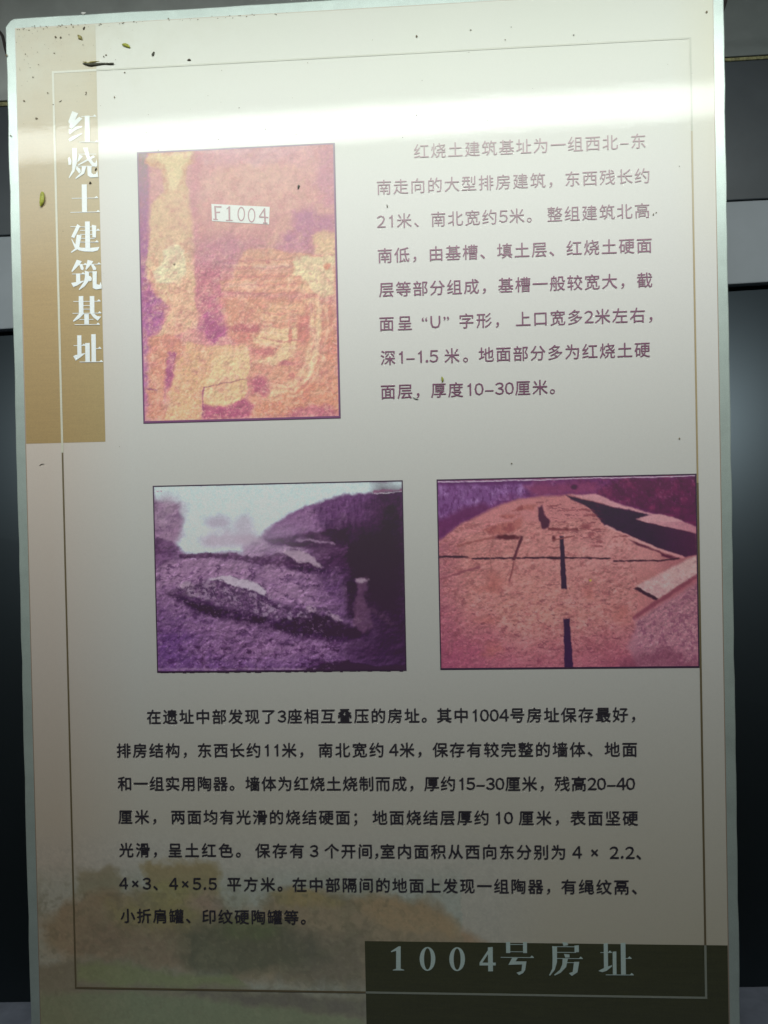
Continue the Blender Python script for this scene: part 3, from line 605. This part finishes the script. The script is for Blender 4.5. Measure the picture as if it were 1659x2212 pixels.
P.spots(10, 0.10, (110, 56, 66), 0.6, P.M([700,205,1000,230,1060,360,1000,470,740,400], 20), sx=0.4, sy=1.5)
ph3 = P.build('excavation_photo', photo_m, board, w_blk)
ph3['label'] = 'wide reddish photograph of a cleared site crossed by straight dark trenches'
frame_of(ph3, r3, (0.9, 1.4, 0.9, 0.9), bp_m, w_line)

# ------------------------------------------------------------------ hand-drawn Song-style title characters
def glyph(spec, region, scale, name, mat, parent, slope=0.0, lw=9.0, w=w_txt):
    "spec: tuples in the coordinates of one title; H thin bar with a wedge, V heavy bar, P polygon, O ring"
    m = MB(); k = 0
    def T(x, y): return unproj((region[0] + x / scale) * 0.55746, (region[1] + y / scale) * 0.55746)
    def add(pts):
        nonlocal k; m.poly([T(*p) for p in pts], w - 0.000012 * k); k += 1
    for s in spec:
        t = s[0]
        if t == 'V': _, x0, y0, x1, y1 = s; lean = (y1 - y0) * 0.012; add([(x0, y0), (x1, y0 - 2), (x1 + lean, y1), (x0 + lean, y1)])
        elif t in 'HT':
            _, x0, y, x1 = s; dy = (x1 - x0) * slope; add([(x0, y), (x1, y - dy), (x1, y - dy + lw), (x0, y + lw)])
            if t == 'T':
                tw = lw * 5.2; add([(x1 - tw, y - dy + lw * 0.3), (x1 - tw * 0.45, y - dy - lw * 2.6), (x1 + lw * 0.6, y - dy), (x1 + lw * 0.6, y - dy + lw)])
        elif t == 'P':
            c = s[1:]; add([(c[i], c[i + 1]) for i in range(0, len(c), 2)])
        elif t == 'O':
            _, cx, cy, ox, oy, ix, iy = s; n = 28
            po = [(cx + ox * math.cos(2 * math.pi * i / n), cy + oy * math.sin(2 * math.pi * i / n)) for i in range(n)]
            pi_ = [(cx + ix * math.cos(2 * math.pi * i / n), cy + iy * math.sin(2 * math.pi * i / n)) for i in range(n)]
            for i in range(n):
                j = (i + 1) % n; m.poly([T(*po[i]), T(*po[j]), T(*pi_[j]), T(*pi_[i])], w)
    o = m.build(name, mat, parent, fix=False)
    bm = bmesh.new(); bm.from_mesh(o.data); bmesh.ops.triangulate(bm, faces=bm.faces, ngon_method='EAR_CLIP'); bm.to_mesh(o.data); bm.free()
    return face_front(o)
title = empty('vertical_title', Wd(0.02, 0.3, w_txt)); title.parent = board; title.location = Wd(0.02, 0.3, w_txt) - board.location
title['label'] = 'white title of seven bold characters running down the tan band'
def child_empty(name, loc, label):
    e = empty(name, loc); e.parent = board; e.location = loc - board.location; e['label'] = label; return e
RA, RB, SC = (200, 400), (200, 850), 3.688
glyph([('P',300,118,385,150,345,235,330,250,400,200,445,225,340,335,290,372,255,350,268,300,250,290,245,262), ('P',250,372,300,380,345,340,440,330,445,345,330,400,268,450,250,430),
       ('P',245,520,300,480,440,430,445,442,300,540,262,552), ('T',430,190,640), ('V',478,185,548,560), ('T',400,555,668)], RA, SC, 'title_character', whitet_m, title, 0.0)
glyph([('P',300,645,366,645,366,860,330,980,255,1080,250,1065,298,960,303,800), ('P',238,790,262,770,290,830,282,885,246,885), ('P',360,900,410,940,425,980,400,1010,352,945), ('P',400,740,452,762,400,830,368,850),
       ('H',385,728,640), ('P',455,640,522,640,548,760,600,850,630,860,650,800,658,880,640,915,585,900,510,800), ('P',380,882,560,775,600,750,628,775,500,840,390,895), ('T',375,900,655),
       ('P',440,905,502,905,472,1010,350,1090,345,1076,430,990), ('P',515,900,578,900,575,1000,600,1022,635,1015,660,970,672,1060,560,1068,520,1035)], RA, SC, 'title_character', whitet_m, title)
glyph([('V',435,1165,508,1560), ('T',295,1360,665), ('T',275,1560,690)], RA, SC, 'title_character', whitet_m, title, 0.02)
glyph([('H',275,104,420), ('P',372,70,415,100,330,272,285,255), ('P',365,222,435,232,400,400,350,440,345,360), ('P',285,282,300,290,345,365,420,408,545,412,650,402,690,396,668,448,600,466,480,464,400,448,335,410), ('P',345,415,378,430,290,482,280,470),
       ('V',482,35,552,415), ('H',410,108,600), ('T',410,158,690), ('H',410,214,600), ('H',410,272,620), ('T',410,325,672), ('P',580,82,645,95,640,265,590,262)], RB, SC, 'title_character', whitet_m, title)
glyph([('P',365,580,440,602,400,655,300,757,288,742), ('P',398,642,440,640,465,700,455,730,425,722), ('T',420,648,505), ('P',520,582,602,602,570,650,500,728,488,712), ('P',565,642,605,650,645,700,640,725,600,730), ('T',560,640,702),
       ('T',300,780,475), ('V',355,778,415,905), ('P',285,912,325,905,465,878,465,892,370,950,318,972), ('P',480,735,540,755,540,880,480,960,400,1016,394,1004,465,900,482,830), ('P',530,810,560,815,582,845,575,880,545,892),
       ('P',590,745,652,745,650,930,690,940,705,895,722,950,720,995,640,1006,595,985), ('H',520,752,655)], RB, SC, 'title_character', whitet_m, title)
glyph([('V',392,1100,458,1342), ('V',550,1100,615,1342), ('T',315,1172,700), ('H',455,1230,552), ('H',455,1282,552), ('T',305,1342,712), ('P',400,1346,470,1350,400,1420,320,1466,310,1452), ('P',560,1346,620,1352,655,1385,715,1392,665,1452,600,1402),
       ('V',472,1356,538,1500), ('H',405,1430,605), ('T',335,1504,690)], RB, SC, 'title_character', whitet_m, title, 0.01)
glyph([('V',370,1660,430,1952), ('T',320,1802,486), ('P',315,1957,350,1940,480,1912,485,1922,410,1980,350,2022), ('V',485,1770,550,2036), ('V',572,1645,636,2036), ('T',636,1845,712), ('T',405,2036,735)], RB, SC, 'title_character', whitet_m, title, 0.01)
low = child_empty('lower_title', Wd(0.36, 0.76, w_txt), 'pale blue title of digits and three bold characters on the dark olive block')
RG, SG = (1400, 3600), 1.185
LWG = 3.2
def lg(*spec): return glyph(spec, RG, SG, 'title_character', bluet_m, low, -0.008, LWG)
lg(('P',172,77,181,77,181,180,197,185,197,188,145,188,145,185,160,180,160,98,138,104,136,100))
lg(('O',304,135,36,55,16,49)); lg(('O',440,136,36,55,16,49))
lg(('V',581,82,603,192), ('P',590,82,602,82,556,152,600,152,617,152,617,165,543,165,543,152))
lg(('V',664,58,683,108), ('V',742,58,760,108), ('H',683,67,742), ('H',683,100,742), ('T',640,126,790), ('P',692,130,718,131,708,146,758,146,752,186,742,200,724,209,712,198,735,190,738,160,675,162))
lg(('P',922,58,945,60,950,72,928,76), ('H',885,77,990), ('P',876,76,898,78,898,150,888,185,866,212,862,209,876,180,878,130), ('V',978,74,998,104), ('H',898,103,985), ('P',930,112,955,114,956,128,936,129), ('T',895,131,1014),
   ('P',924,133,948,133,940,172,915,198,888,211,885,207,912,184,922,160), ('H',940,150,990), ('P',976,148,1000,148,992,196,966,213,952,200,970,194))
lg(('V',1112,64,1131,178), ('T',1097,104,1148), ('P',1088,190,1106,180,1150,163,1151,169,1125,190,1106,196), ('V',1153,102,1170,206), ('V',1190,62,1212,206), ('T',1212,131,1238), ('T',1122,206,1248))

# number tag in the first photograph
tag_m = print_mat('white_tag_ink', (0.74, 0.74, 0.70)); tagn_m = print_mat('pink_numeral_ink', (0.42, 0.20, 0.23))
R1c, S1c = (500, 530), 1.9235
glyph([('P',615,502,850,515,1050,524,1045,655,860,645,620,630,618,560)], R1c, S1c, 'number_tag', tag_m, ph1, w=w_line - 0.00005)
m_ = [('P',636,520,648,518,655,618,642,618),('P',636,518,692,520,690,532,640,528),('P',640,562,680,560,680,570,640,572),('P',630,612,664,616,664,624,630,622),
      ('P',742,522,756,520,756,628,744,628),('P',728,538,752,520,752,530,730,544),('P',724,622,774,622,774,630,724,630),('O',838,578,28,54,20,44),('O',915,588,28,54,20,44),
      ('P',1005,536,1016,534,1022,645,1010,645),('P',1008,536,1014,544,978,596,970,594),('P',970,594,1040,600,1040,610,970,604),('P',1000,640,1034,642,1034,650,1000,648)]
glyph(m_, R1c, S1c, 'tag_number', tagn_m, ph1, w=w_txt - 0.0001)

# ------------------------------------------------------------------ body text (outlines from Blender's own built-in font)
_g = {}; EMU_ = None
FW = {c: chr(ord(c) + 0xFEE0) for c in '023456789U.,'}
def outline_of(chr_, bold):
    chr_ = FW.get(chr_, chr_)
    if chr_ == '1':
        e = EMU_ if EMU_ else 1.0
        return np.array([(0.30, 0), (0.385, 0), (0.385, 0.74), (0.32, 0.74), (0.29, 0.66), (0.17, 0.60), (0.17, 0.535), (0.30, 0.565)]) * e, [(0, 1, 2, 3, 4, 5, 6, 7)]
    key = (chr_, bold)
    if key in _g: return _g[key]
    cu = bpy.data.curves.new('glyph', 'FONT'); cu.body = chr_; cu.size = 1.0; cu.offset = bold; cu.resolution_u = 2; cu.fill_mode = 'FRONT'
    ob = bpy.data.objects.new('glyph', cu); COL.objects.link(ob)
    dg = bpy.context.evaluated_depsgraph_get(); dg.update()
    me_ = bpy.data.meshes.new_from_object(ob.evaluated_get(dg), depsgraph=dg)
    vs = np.array([tuple(v.co)[:2] for v in me_.vertices]) if len(me_.vertices) else np.zeros((0, 2)); fs = [tuple(p.vertices) for p in me_.polygons]
    bpy.data.objects.remove(ob); bpy.data.curves.remove(cu); bpy.data.meshes.remove(me_)
    _g[key] = (vs, fs); return _g[key]
LAT = set('0123456789.,U“”×–- ')
UNIT = {}
def adv(c):
    if c in '0123456789': return 0.555
    if c in '.,': return 0.28
    if c in '“”': return 0.36
    if c == 'U': return 0.74
    if c == '–': return 0.60
    if c == '×': return 0.78
    return 1.0
# size calibration: the ink height of one ideograph tells how many font units make one em
ref, _ = outline_of('面', 0.0)
EMU = (ref[:, 0].max() - ref[:, 0].min()) / 0.87 if len(ref) else 1.0
EMU_ = EMU
def seg_layout(txt, bold):
    "pieces with their own ink boxes, pen positions in em"
    out = []; pen = 0.0
    for c in txt:
        vs, fs = outline_of(c, 0.0)
        v = vs / EMU
        a = adv(c)
        if c in LAT and len(v):       # centre digits and latin signs on their advance
            cxm = (v[:, 0].min() + v[:, 0].max()) / 2; v = v.copy(); v[:, 0] += a / 2 - cxm
            if c in '0123456789U':
                hgt = v[:, 1].max() - v[:, 1].min(); v[:, 1] = (v[:, 1] - v[:, 1].min()) * (0.74 / hgt) ; v[:, 0] = a / 2 + (v[:, 0] - a / 2) * 1.02
        out.append((pen, v, fs)); pen += a
    return out
def text_line(segs, base_v, em, bold, mat, parent, name='text_line'):
    V_, F_ = [], []
    for txt, x0, x1 in segs:
        yb = None
        # picture x of the two ends -> board u at this line's height
        u0 = u_at(x0, base_v); u1 = u_at(x1, base_v)
        L = seg_layout(txt, bold)
        first = next(v for _, v, _ in L if len(v)); last_p, last_v, _ = [l for l in L if len(l[1])][-1]
        lo = L[0][0] + first[:, 0].min(); hi = last_p + last_v[:, 0].max()
        n = len(txt) - 1
        tr = ((u1 - u0) / em - (hi - lo)) / n if n else 0.0
        for i, (pen, v, fs) in enumerate(L):
            for n_, (ox, oy) in enumerate(((0, 0),) if not bold else ((bold, bold * 0.8), (-bold, -bold * 0.8))):
                b = len(V_)
                for x, y in v: V_.append(tuple(Wd(u0 + (pen + x + ox - lo + tr * i) * em, base_v - (y + oy + 0.075) * em, w_txt - n_ * 0.00002)))
                F_ += [tuple(b + q for q in f) for f in fs]
    me_ = bpy.data.meshes.new(name); me_.from_pydata(V_, [], F_); me_.update()
    return face_front(link(name, me_, mat, parent))
def u_at(x, v):
    lo, hi = 0.0, PH
    for _ in range(40):
        y = (lo + hi) / 2
        if unproj(x, y)[1] < v: lo = y
        else: hi = y
    return unproj(x, (lo + hi) / 2)[0]

par1 = child_empty('upper_text', Wd(0.38, 0.285, w_txt), 'upper paragraph of eight lines in faded magenta ink')
par2 = child_empty('lower_text', Wd(0.27, 0.72, w_txt), 'lower paragraph of seven lines in nearly black ink')
up = [[('红烧土建筑基址为一组西北–东', 894.5, 1394.5)], [('南走向的大型排房建筑，东西残长约', 814.6, 1402.7)],
      [('21米、南北宽约5米。', 814.6, 1148.6), ('整组建筑北高', 1182.3, 1402.7)], [('南低，由基槽、填土层、红烧土硬面', 816.9, 1407.4)],
      [('层等部分组成，基槽一般较宽大，截', 819.3, 1408.6)], [('面呈', 820.4, 889.8), ('“U”', 911.5, 970.3), ('字形，', 992.9, 1078), ('上口宽多2米左右，', 1114.5, 1409)],
      [('深1–1.5', 822.8, 946.8), ('米。', 960.4, 1011), ('地面部分多为红烧土硬', 1034.5, 1403.9)], [('面层，', 823.5, 906.3), ('厚度10–30厘米。', 931.7, 1198.5)]]
fade_glare = [0.75, 0.5, 0.34, 0.24, 0.15, 0.08, 0.04, 0.0]  # upper lines paler: faded ink plus lamp glare put into the colour
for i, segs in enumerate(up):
    f = fade_glare[i]
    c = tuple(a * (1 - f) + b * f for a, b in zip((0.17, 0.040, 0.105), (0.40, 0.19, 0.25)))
    text_line(segs, 0.0872 + 0.02822 * i, 0.01345, 0.0 if i < 3 else 0.006, print_mat('faded_glared_magenta_ink', c), par1)
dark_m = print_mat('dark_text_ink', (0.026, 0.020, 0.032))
lo_ = [([('在遗址中部发现了3座相互叠压的房址。', 318.4, 921.6), ('其中1004号房址保存最好，', 944.5, 1371.5)], 1563, 330),
       ([('排房结构，', 253.4, 403.9), ('东西长约11米，', 428.6, 655.2), ('南北宽约', 689.1, 828.3), ('4米，', 841.2, 910.3), ('保存有较完整的墙体、地面', 935, 1375.5)], 1635.5, 270),
       ([('和一组实用陶器。墙体为红烧土烧制而成，', 255.5, 892.8), ('厚约15–30厘米，', 917, 1174.2), ('残高20–40', 1198.4, 1371.5)], 1707, 270),
       ([('厘米，', 256.6, 338), ('两面均有光滑的烧结硬面；', 371.1, 771.9), ('地面烧结层厚约', 805.5, 1055.1), ('10', 1072, 1108), ('厘米，', 1121, 1207), ('表面坚硬', 1232.5, 1377.7)], 1778.5, 270),
       ([('光滑，', 258.7, 339.4), ('呈土红色。', 364.9, 520.3), ('保存有', 552.3, 656.6), ('3', 670, 687.5), ('个开间,室内面积从西向东分别为', 701.5, 1220.4), ('4', 1236.6, 1255.4), ('×', 1276.9, 1295.2), ('2.2、', 1317.2, 1384.4)], 1850, 270),
       ([('4×3、4×5.5', 258.7, 469), ('平方米。', 491.8, 610.3), ('在中部隔间的地面上发现一组陶器，', 632.4, 1188.2), ('有绳纹鬲、', 1212.9, 1375)], 1922, 270),
       ([('小折肩罐、印纹硬陶罐等。', 262, 660.6)], 1992, 280)]
for segs, y, x in lo_:
    text_line(segs, unproj(x, y)[1], 0.0133, 0.016, dark_m, par2)

# ------------------------------------------------------------------ bits of debris on the board
def crumb_mesh(rng, a, b, t):
    bm = bmesh.new(); bmesh.ops.create_icosphere(bm, subdivisions=2, radius=1.0)
    ph = rng.uniform(0, 9)
    for v in bm.verts:
        k = 1 + 0.22 * math.sin(v.co.x * 3.1 + ph) + 0.18 * math.sin(v.co.z * 4.3 + ph * 2) + rng.uniform(-0.06, 0.06)
        v.co = Vector((v.co.x * a * k, v.co.y * t, v.co.z * b * k))
    me_ = bpy.data.meshes.new('crumb'); bm.to_mesh(me_); bm.free(); return me_
rng = random.Random(12)
brown_m = simple('dry_brown_plant', (0.09, 0.07, 0.04), rough=0.7, var=0.4, scale=900)
dark_b = simple('dark_seed_husk', (0.085, 0.085, 0.055), rough=0.6, var=0.4, scale=900)
yellow_m = simple('yellow_green_petal', (0.42, 0.44, 0.05), rough=0.55, var=0.35, scale=500)
straw_m = simple('straw_coloured_bark', (0.40, 0.35, 0.12), rough=0.7, var=0.4, scale=600)
white_m = simple('white_flake', (0.62, 0.62, 0.58), rough=0.7, var=0.2, scale=600)
def put_bit(name, me_, mat, x, y, ang, t, label, cat, group=None):
    u, v = unproj(x, y); o = link(name, me_, mat); o.location = Wd(u, v, w_sheet - t * 0.8); o.rotation_euler = (0, math.radians(ang), 0)
    return tag(o, label, cat, group)
# twig: dark bent stem with a strip of straw-coloured bark
tw = empty('twig', Wd(*unproj(213, 139), w_sheet - 0.0012)); tag(tw, 'dark bent twig with peeling straw-coloured bark lying across the top of the tan band', 'twig')
pth = [(180, 138.5), (188, 140.5), (196, 142), (206, 141), (216, 139.3), (228, 138.6), (238, 139.2), (247, 139)]
rad = [0.0003, 0.0008, 0.0010, 0.0009, 0.0010, 0.0008, 0.0008, 0.0005]
m = MB(); m.tube([Wd(*unproj(x, y), w_sheet - 0.0010 - 0.0006 * math.sin(i)) for i, (x, y) in enumerate(pth)], rad); m.build('stem', dark_b, tw, smooth=True)
m = MB(); m.tube([Wd(*unproj(x, y), w_sheet - 0.0017) for x, y in [(181, 136.5), (188, 137.8), (192, 139.5), (199, 137), (208, 136.2), (217, 135)]], [0.0002, 0.0007, 0.0005, 0.0008, 0.0006, 0.0002]); m.build('bark', straw_m, tw, smooth=True)
def petal(L, Wd_, curl, rng):
    n = 9; vs = []; fs = []
    for i in range(n):
        t = i / (n - 1); wv = Wd_ * (math.sin(math.pi * (0.12 + 0.85 * t)) ** 0.7) * (1 + rng.uniform(-.12, .12))
        for k in range(5):
            q = k / 2 - 1; vs.append((q * wv / 2 + 0.12 * L * math.sin(t * 2.4), -curl * (1 - q * q) * 1.0 - curl * math.sin(t * 3), (0.5 - t) * L))
    for i in range(n - 1):
        for k in range(4): a = i * 5 + k; fs.append((a, a + 5, a + 6, a + 1))
    b = len(vs); vs += [(x, y + 0.00015, z) for x, y, z in vs]; fs += [tuple(b + q for q in reversed(f)) for f in fs]
    me_ = bpy.data.meshes.new('petal'); me_.from_pydata(vs, [], fs); me_.polygons.foreach_set('use_smooth', [True] * len(fs)); return me_
put_bit('petal', petal(0.0072, 0.0028, 0.0006, rng), yellow_m, 273.5, 101.5, -60, 0.0010, 'yellow-green petal fragment just right of the top of the tan band', 'petal')
put_bit('petal', petal(0.0125, 0.0042, 0.0009, rng), yellow_m, 90, 431.5, 14, 0.0014, 'larger curled yellow-green petal on the left of the tan band', 'petal')
put_bit('petal', petal(0.0046, 0.0018, 0.0004, rng), yellow_m, 954.5, 820, 2, 0.0007, 'tiny yellow petal sliver above the last line of the upper paragraph', 'petal')
put_bit('flower_bud', crumb_mesh(rng, 0.0018, 0.0028, 0.0010), straw_m, 173.5, 82.5, -40, 0.0010, 'small straw-yellow bud near the top edge of the tan band', 'bud')
put_bit('seed', crumb_mesh(rng, 0.0012, 0.0017, 0.0008), dark_b, 331.5, 118, 25, 0.0008, 'dark oval seed on the white paper right of the twig', 'seed')
put_bit('seed', crumb_mesh(rng, 0.0009, 0.0013, 0.0006), brown_m, 182, 62.5, 30, 0.0006, 'small brown seed just under the top rim', 'seed')
put_bit('seed', crumb_mesh(rng, 0.0008, 0.0018, 0.0006), dark_b, 645.5, 404, 12, 0.0006, 'slim dark seed on the upper right of the tall salmon photograph', 'seed')
put_bit('crumb', crumb_mesh(rng, 0.0019, 0.0008, 0.0006), brown_m, 409, 130.5, 0, 0.0006, 'brown crumb on the white paper furthest right of the twig', 'crumb')
put_bit('crumb', crumb_mesh(rng, 0.0024, 0.0009, 0.0006), white_m, 898, 860.5, 28, 0.0006, 'white flake beside the comma of the last upper line', 'crumb')
put_bit('crumb', crumb_mesh(rng, 0.0018, 0.0013, 0.0007), white_m, 181, 29.5, 0, 0.0009, 'pale crumb standing on the top rim', 'crumb').location = Wd(*unproj(181, 29), -0.0002)
put_bit('seed', crumb_mesh(rng, 0.0007, 0.0011, 0.0006), dark_b, 208, 366.5, 30, 0.0006, 'small black seed at the right edge of the tan band', 'seed')
put_bit('seed', crumb_mesh(rng, 0.0011, 0.0010, 0.0006), brown_m, 196, 396, 30, 0.0006, 'brown seed over the third title character', 'seed')
m = MB(); m.tube([Wd(*unproj(x, y), w_sheet - 0.0003) for x, y in [(86, 1005.5), (90, 1003), (96, 1002)]], [0.0002, 0.0003, 0.0001], 5)
tag(m.build('plant_fibre', dark_b), 'short dark fibre below the tan band', 'fibre')
m = MB(); m.tube([Wd(*unproj(x, y), w_sheet - 0.0003) for x, y in [(128.5, 221), (132, 219.5), (134, 217)]], [0.0002, 0.0003, 0.0001], 5)
tag(m.build('plant_fibre', dark_b), 'short dark fibre on the tan band above the title', 'fibre')
# countless dust specks, thick in the top-left corner
sp = MB(); rng = random.Random(77)
def speck(x, y, r, flat_=0.5):
    u, v = unproj(x, y); n = 5; w0 = w_top if r > 0.0004 else w_top + 0.0001
    c0 = len(sp.v); ph = rng.uniform(0, 6)
    sx, sy = rng.uniform(0.6, 1.3), rng.uniform(0.6, 1.3)
    for k in range(n):
        a = ph + 2 * math.pi * k / n; q = rng.uniform(0.7, 1.2); sp.v.append(Wd(u + r * q * math.cos(a) * sx, v + r * q * math.sin(a) * sy, w0))
    sp.v.append(Wd(u, v, w0 - r * flat_)); 
    for k in range(n): sp.f.append((c0 + k, c0 + (k + 1) % n, c0 + n))
for x, y, r in ((56,118,.6),(118,116,.6),(84,141,.5),(66,147,.5),(72,168,.5),(44,152,.4),(104,202,.5),(116,227,.5),(53,219,.7),(187,201,.7),(186,205,.5),(79,257,.9),(81,257,.7),(248,211,.8),(270,158,.8),
                (230,120,.7),(225,123,.6),(121,81,.7),(132,82,.9),(180,98,.6),(150,76,.4),(517,234,.5),(837,447,.8),(836,444,.6),(1411,464,.7),(1417,460,.6),(1467,947,.7),(1105,1001,.6),(1467,360,.4),(870,298,.5),
                (24,294,.8),(15,121,.9),(1526,27,.8),(900,79,.9),(1017,66,.5),(1013,114,.4),(1091,87,.7),(1104,60,.5),(1239,77,.6),(665,137,.4),(472,302,.5),(574,280,.5),(640,292,.4),(900,250,.5),(137,500,.4),(259,965,.4)): speck(x, y, r * 0.0011)
for k in range(60):
    x = 36 + abs(rng.gauss(0, 90)); y = 58 + abs(rng.gauss(0, 90))
    if x < 1530: speck(x, y, rng.uniform(0.00010, 0.00030))
for k in range(30): speck(rng.uniform(36, 1530), 66 - rng.uniform(36, 1530) * 0 - 0.058 * 0 + rng.uniform(20, 260), rng.uniform(0.00012, 0.0004))
for k in range(60):   # dirt caught along the upper edge of the sheet
    u = S0 + abs(rng.gauss(0, 0.11)); v = T0 + rng.gauss(0, 0.0008); c0 = len(sp.v)
    r = rng.uniform(0.0002, 0.0006)
    for a in (0, 1.6, 3.2, 4.8): sp.v.append(Wd(u + r * 1.4 * math.cos(a + k), v + r * math.sin(a + k), w_line))
    sp.v.append(Wd(u, v, w_line - r * 0.3)); sp.f += [(c0 + i, c0 + (i + 1) % 4, c0 + 4) for i in range(4)]
for k in range(45):
    x = rng.uniform(60, 1540); y = rng.uniform(400, 2200); speck(x, y, rng.uniform(0.0001, 0.0002))
dust_m = simple('brown_grey_dust', (0.30, 0.25, 0.165), rough=0.85, var=0.5, scale=400)
tag(sp.build('dust', dust_m), 'brown dust specks scattered over the board, thickest in its top-left corner', 'dust', kind='stuff')

# ------------------------------------------------------------------ cables behind the board
cab_m = simple('dark_cable_sheath', (0.035, 0.03, 0.028), rough=0.45, var=0.3, scale=200)
def cable(pts, r, label):
    P_ = [Wd(*unproj(x, y, w), w) for x, y, w in pts]; out = []
    for i in range(len(P_) - 1):
        a, b = P_[max(i - 1, 0)], P_[min(i + 2, len(P_) - 1)]
        for k in range(6):
            t = k / 6; p, q = P_[i], P_[i + 1]
            out.append(0.5 * ((2 * p) + (q - a) * t + (2 * a - 5 * p + 4 * q - b) * t * t + (3 * p - a - 3 * q + b) * t ** 3))
    out.append(P_[-1]); m = MB(); m.tube(out, [r] * len(out), 8); o = m.build('cable', cab_m, smooth=True); tag(o, label, 'cable', 'cables behind the board'); return o
cable([(-260, 20, 0.10), (-120, -10, 0.09), (-40, 32, 0.07), (0, 70, 0.055), (8, 88, 0.05), (14, 112, 0.045), (40, 190, 0.02), (70, 240, 0.016)], 0.0014, 'dark thin cable passing behind the left edge of the board near its top corner')
cable([(1800, -140, 0.10), (1680, -150, 0.09), (1600, -70, 0.07), (1572, -10, 0.055), (1564, 14, 0.05), (1552, 40, 0.04), (1500, 110, 0.02), (1470, 150, 0.016)], 0.0014, 'dark thin cable passing behind the right edge of the board at the top')

# ------------------------------------------------------------------ the strip light whose reflection crosses the board
ZL = 0.45
def lamp_point(x, y, d):
    "the point at distance d in front of the board whose mirror image is seen at picture point x, y"
    q = RC.T @ np.array([(x - PW / 2) / FPX, (y - PH / 2) / FPX, 1.0]); k = (d - CC[2]) / q[2]; p = CC + k * q
    return Vector((float(p[0]), -d, ZF - float(p[1])))
A = lamp_point(60, 316, ZL); B = lamp_point(1530, 216, ZL)
ctr = (A + B) / 2; ax_ = (B - A).normalized()
dn = Vector((0, math.cos(math.radians(LAMP_AIM)), -math.sin(math.radians(LAMP_AIM)))); dn = (dn - ax_ * dn.dot(ax_)).normalized()   # the way the diffuser faces
tv = ax_.cross(dn).normalized()
lightob = empty('strip_light', ctr); tag(lightob, 'long white strip light above and in front of the board, seen only as its reflection', 'lamp')
HL, HW = 0.68, 0.0205
def emit(name, col, st):
    m, nt, N, L, P_ = newmat(name); P_.inputs['Base Color'].default_value = (0.8, 0.8, 0.8, 1); P_.inputs['Emission Color'].default_value = (*col, 1); P_.inputs['Emission Strength'].default_value = st; return m
ld = bpy.data.lights.new('strip_glow', 'AREA'); ld.shape = 'RECTANGLE'; ld.size = 2 * HL; ld.size_y = 2 * HW
ld.energy = LAMP_POWER; ld.color = (0.94, 1.0, 0.965); ld.spread = math.radians(LAMP_SPREAD)
lo = bpy.data.objects.new('strip_glow', ld); COL.objects.link(lo); lo.parent = lightob
lz = -dn; lx = ax_; ly = lz.cross(lx)
lo.matrix_parent_inverse = Matrix.Identity(4)
lo.matrix_local = Matrix(((lx.x, ly.x, lz.x, 0), (lx.y, ly.y, lz.y, 0), (lx.z, ly.z, lz.z, 0), (0, 0, 0, 1)))
# housing behind the diffuser
m = MB(); o0 = -dn * 0.002; o1 = -dn * 0.04
ring = [(-1.01, -1.15), (1.01, -1.15), (1.01, 1.15), (-1.01, 1.15)]
m.v = [ctr + ax_ * (a * HL) + tv * (b * HW) + o0 for a, b in ring] + [ctr + ax_ * (a * HL) + tv * (b * HW * 0.8) + o1 for a, b in ring]
m.f = [(0, 1, 2, 3), (7, 6, 5, 4), (0, 4, 5, 1), (1, 5, 6, 2), (2, 6, 7, 3), (3, 7, 4, 0)]
m.build('housing', simple('white_lamp_housing', (0.7, 0.7, 0.68), rough=0.4), lightob)
# brighter spot of the lamp
spc = lamp_point(778, 267, ZL - 0.02)
bm = bmesh.new(); bmesh.ops.create_uvsphere(bm, u_segments=20, v_segments=12, radius=1.0)
for v in bm.verts: v.co = Vector((v.co.x * 0.018, v.co.y * 0.010, v.co.z * 0.0105))
me = bpy.data.meshes.new('bulb'); bm.to_mesh(me); bm.free()
o = link('bulb', me, emit('bulb_glow', (1, 0.99, 0.95), 45.0)); o.parent = lightob; o.location = spc - ctr; o.rotation_euler = (0, math.radians(12), 0)
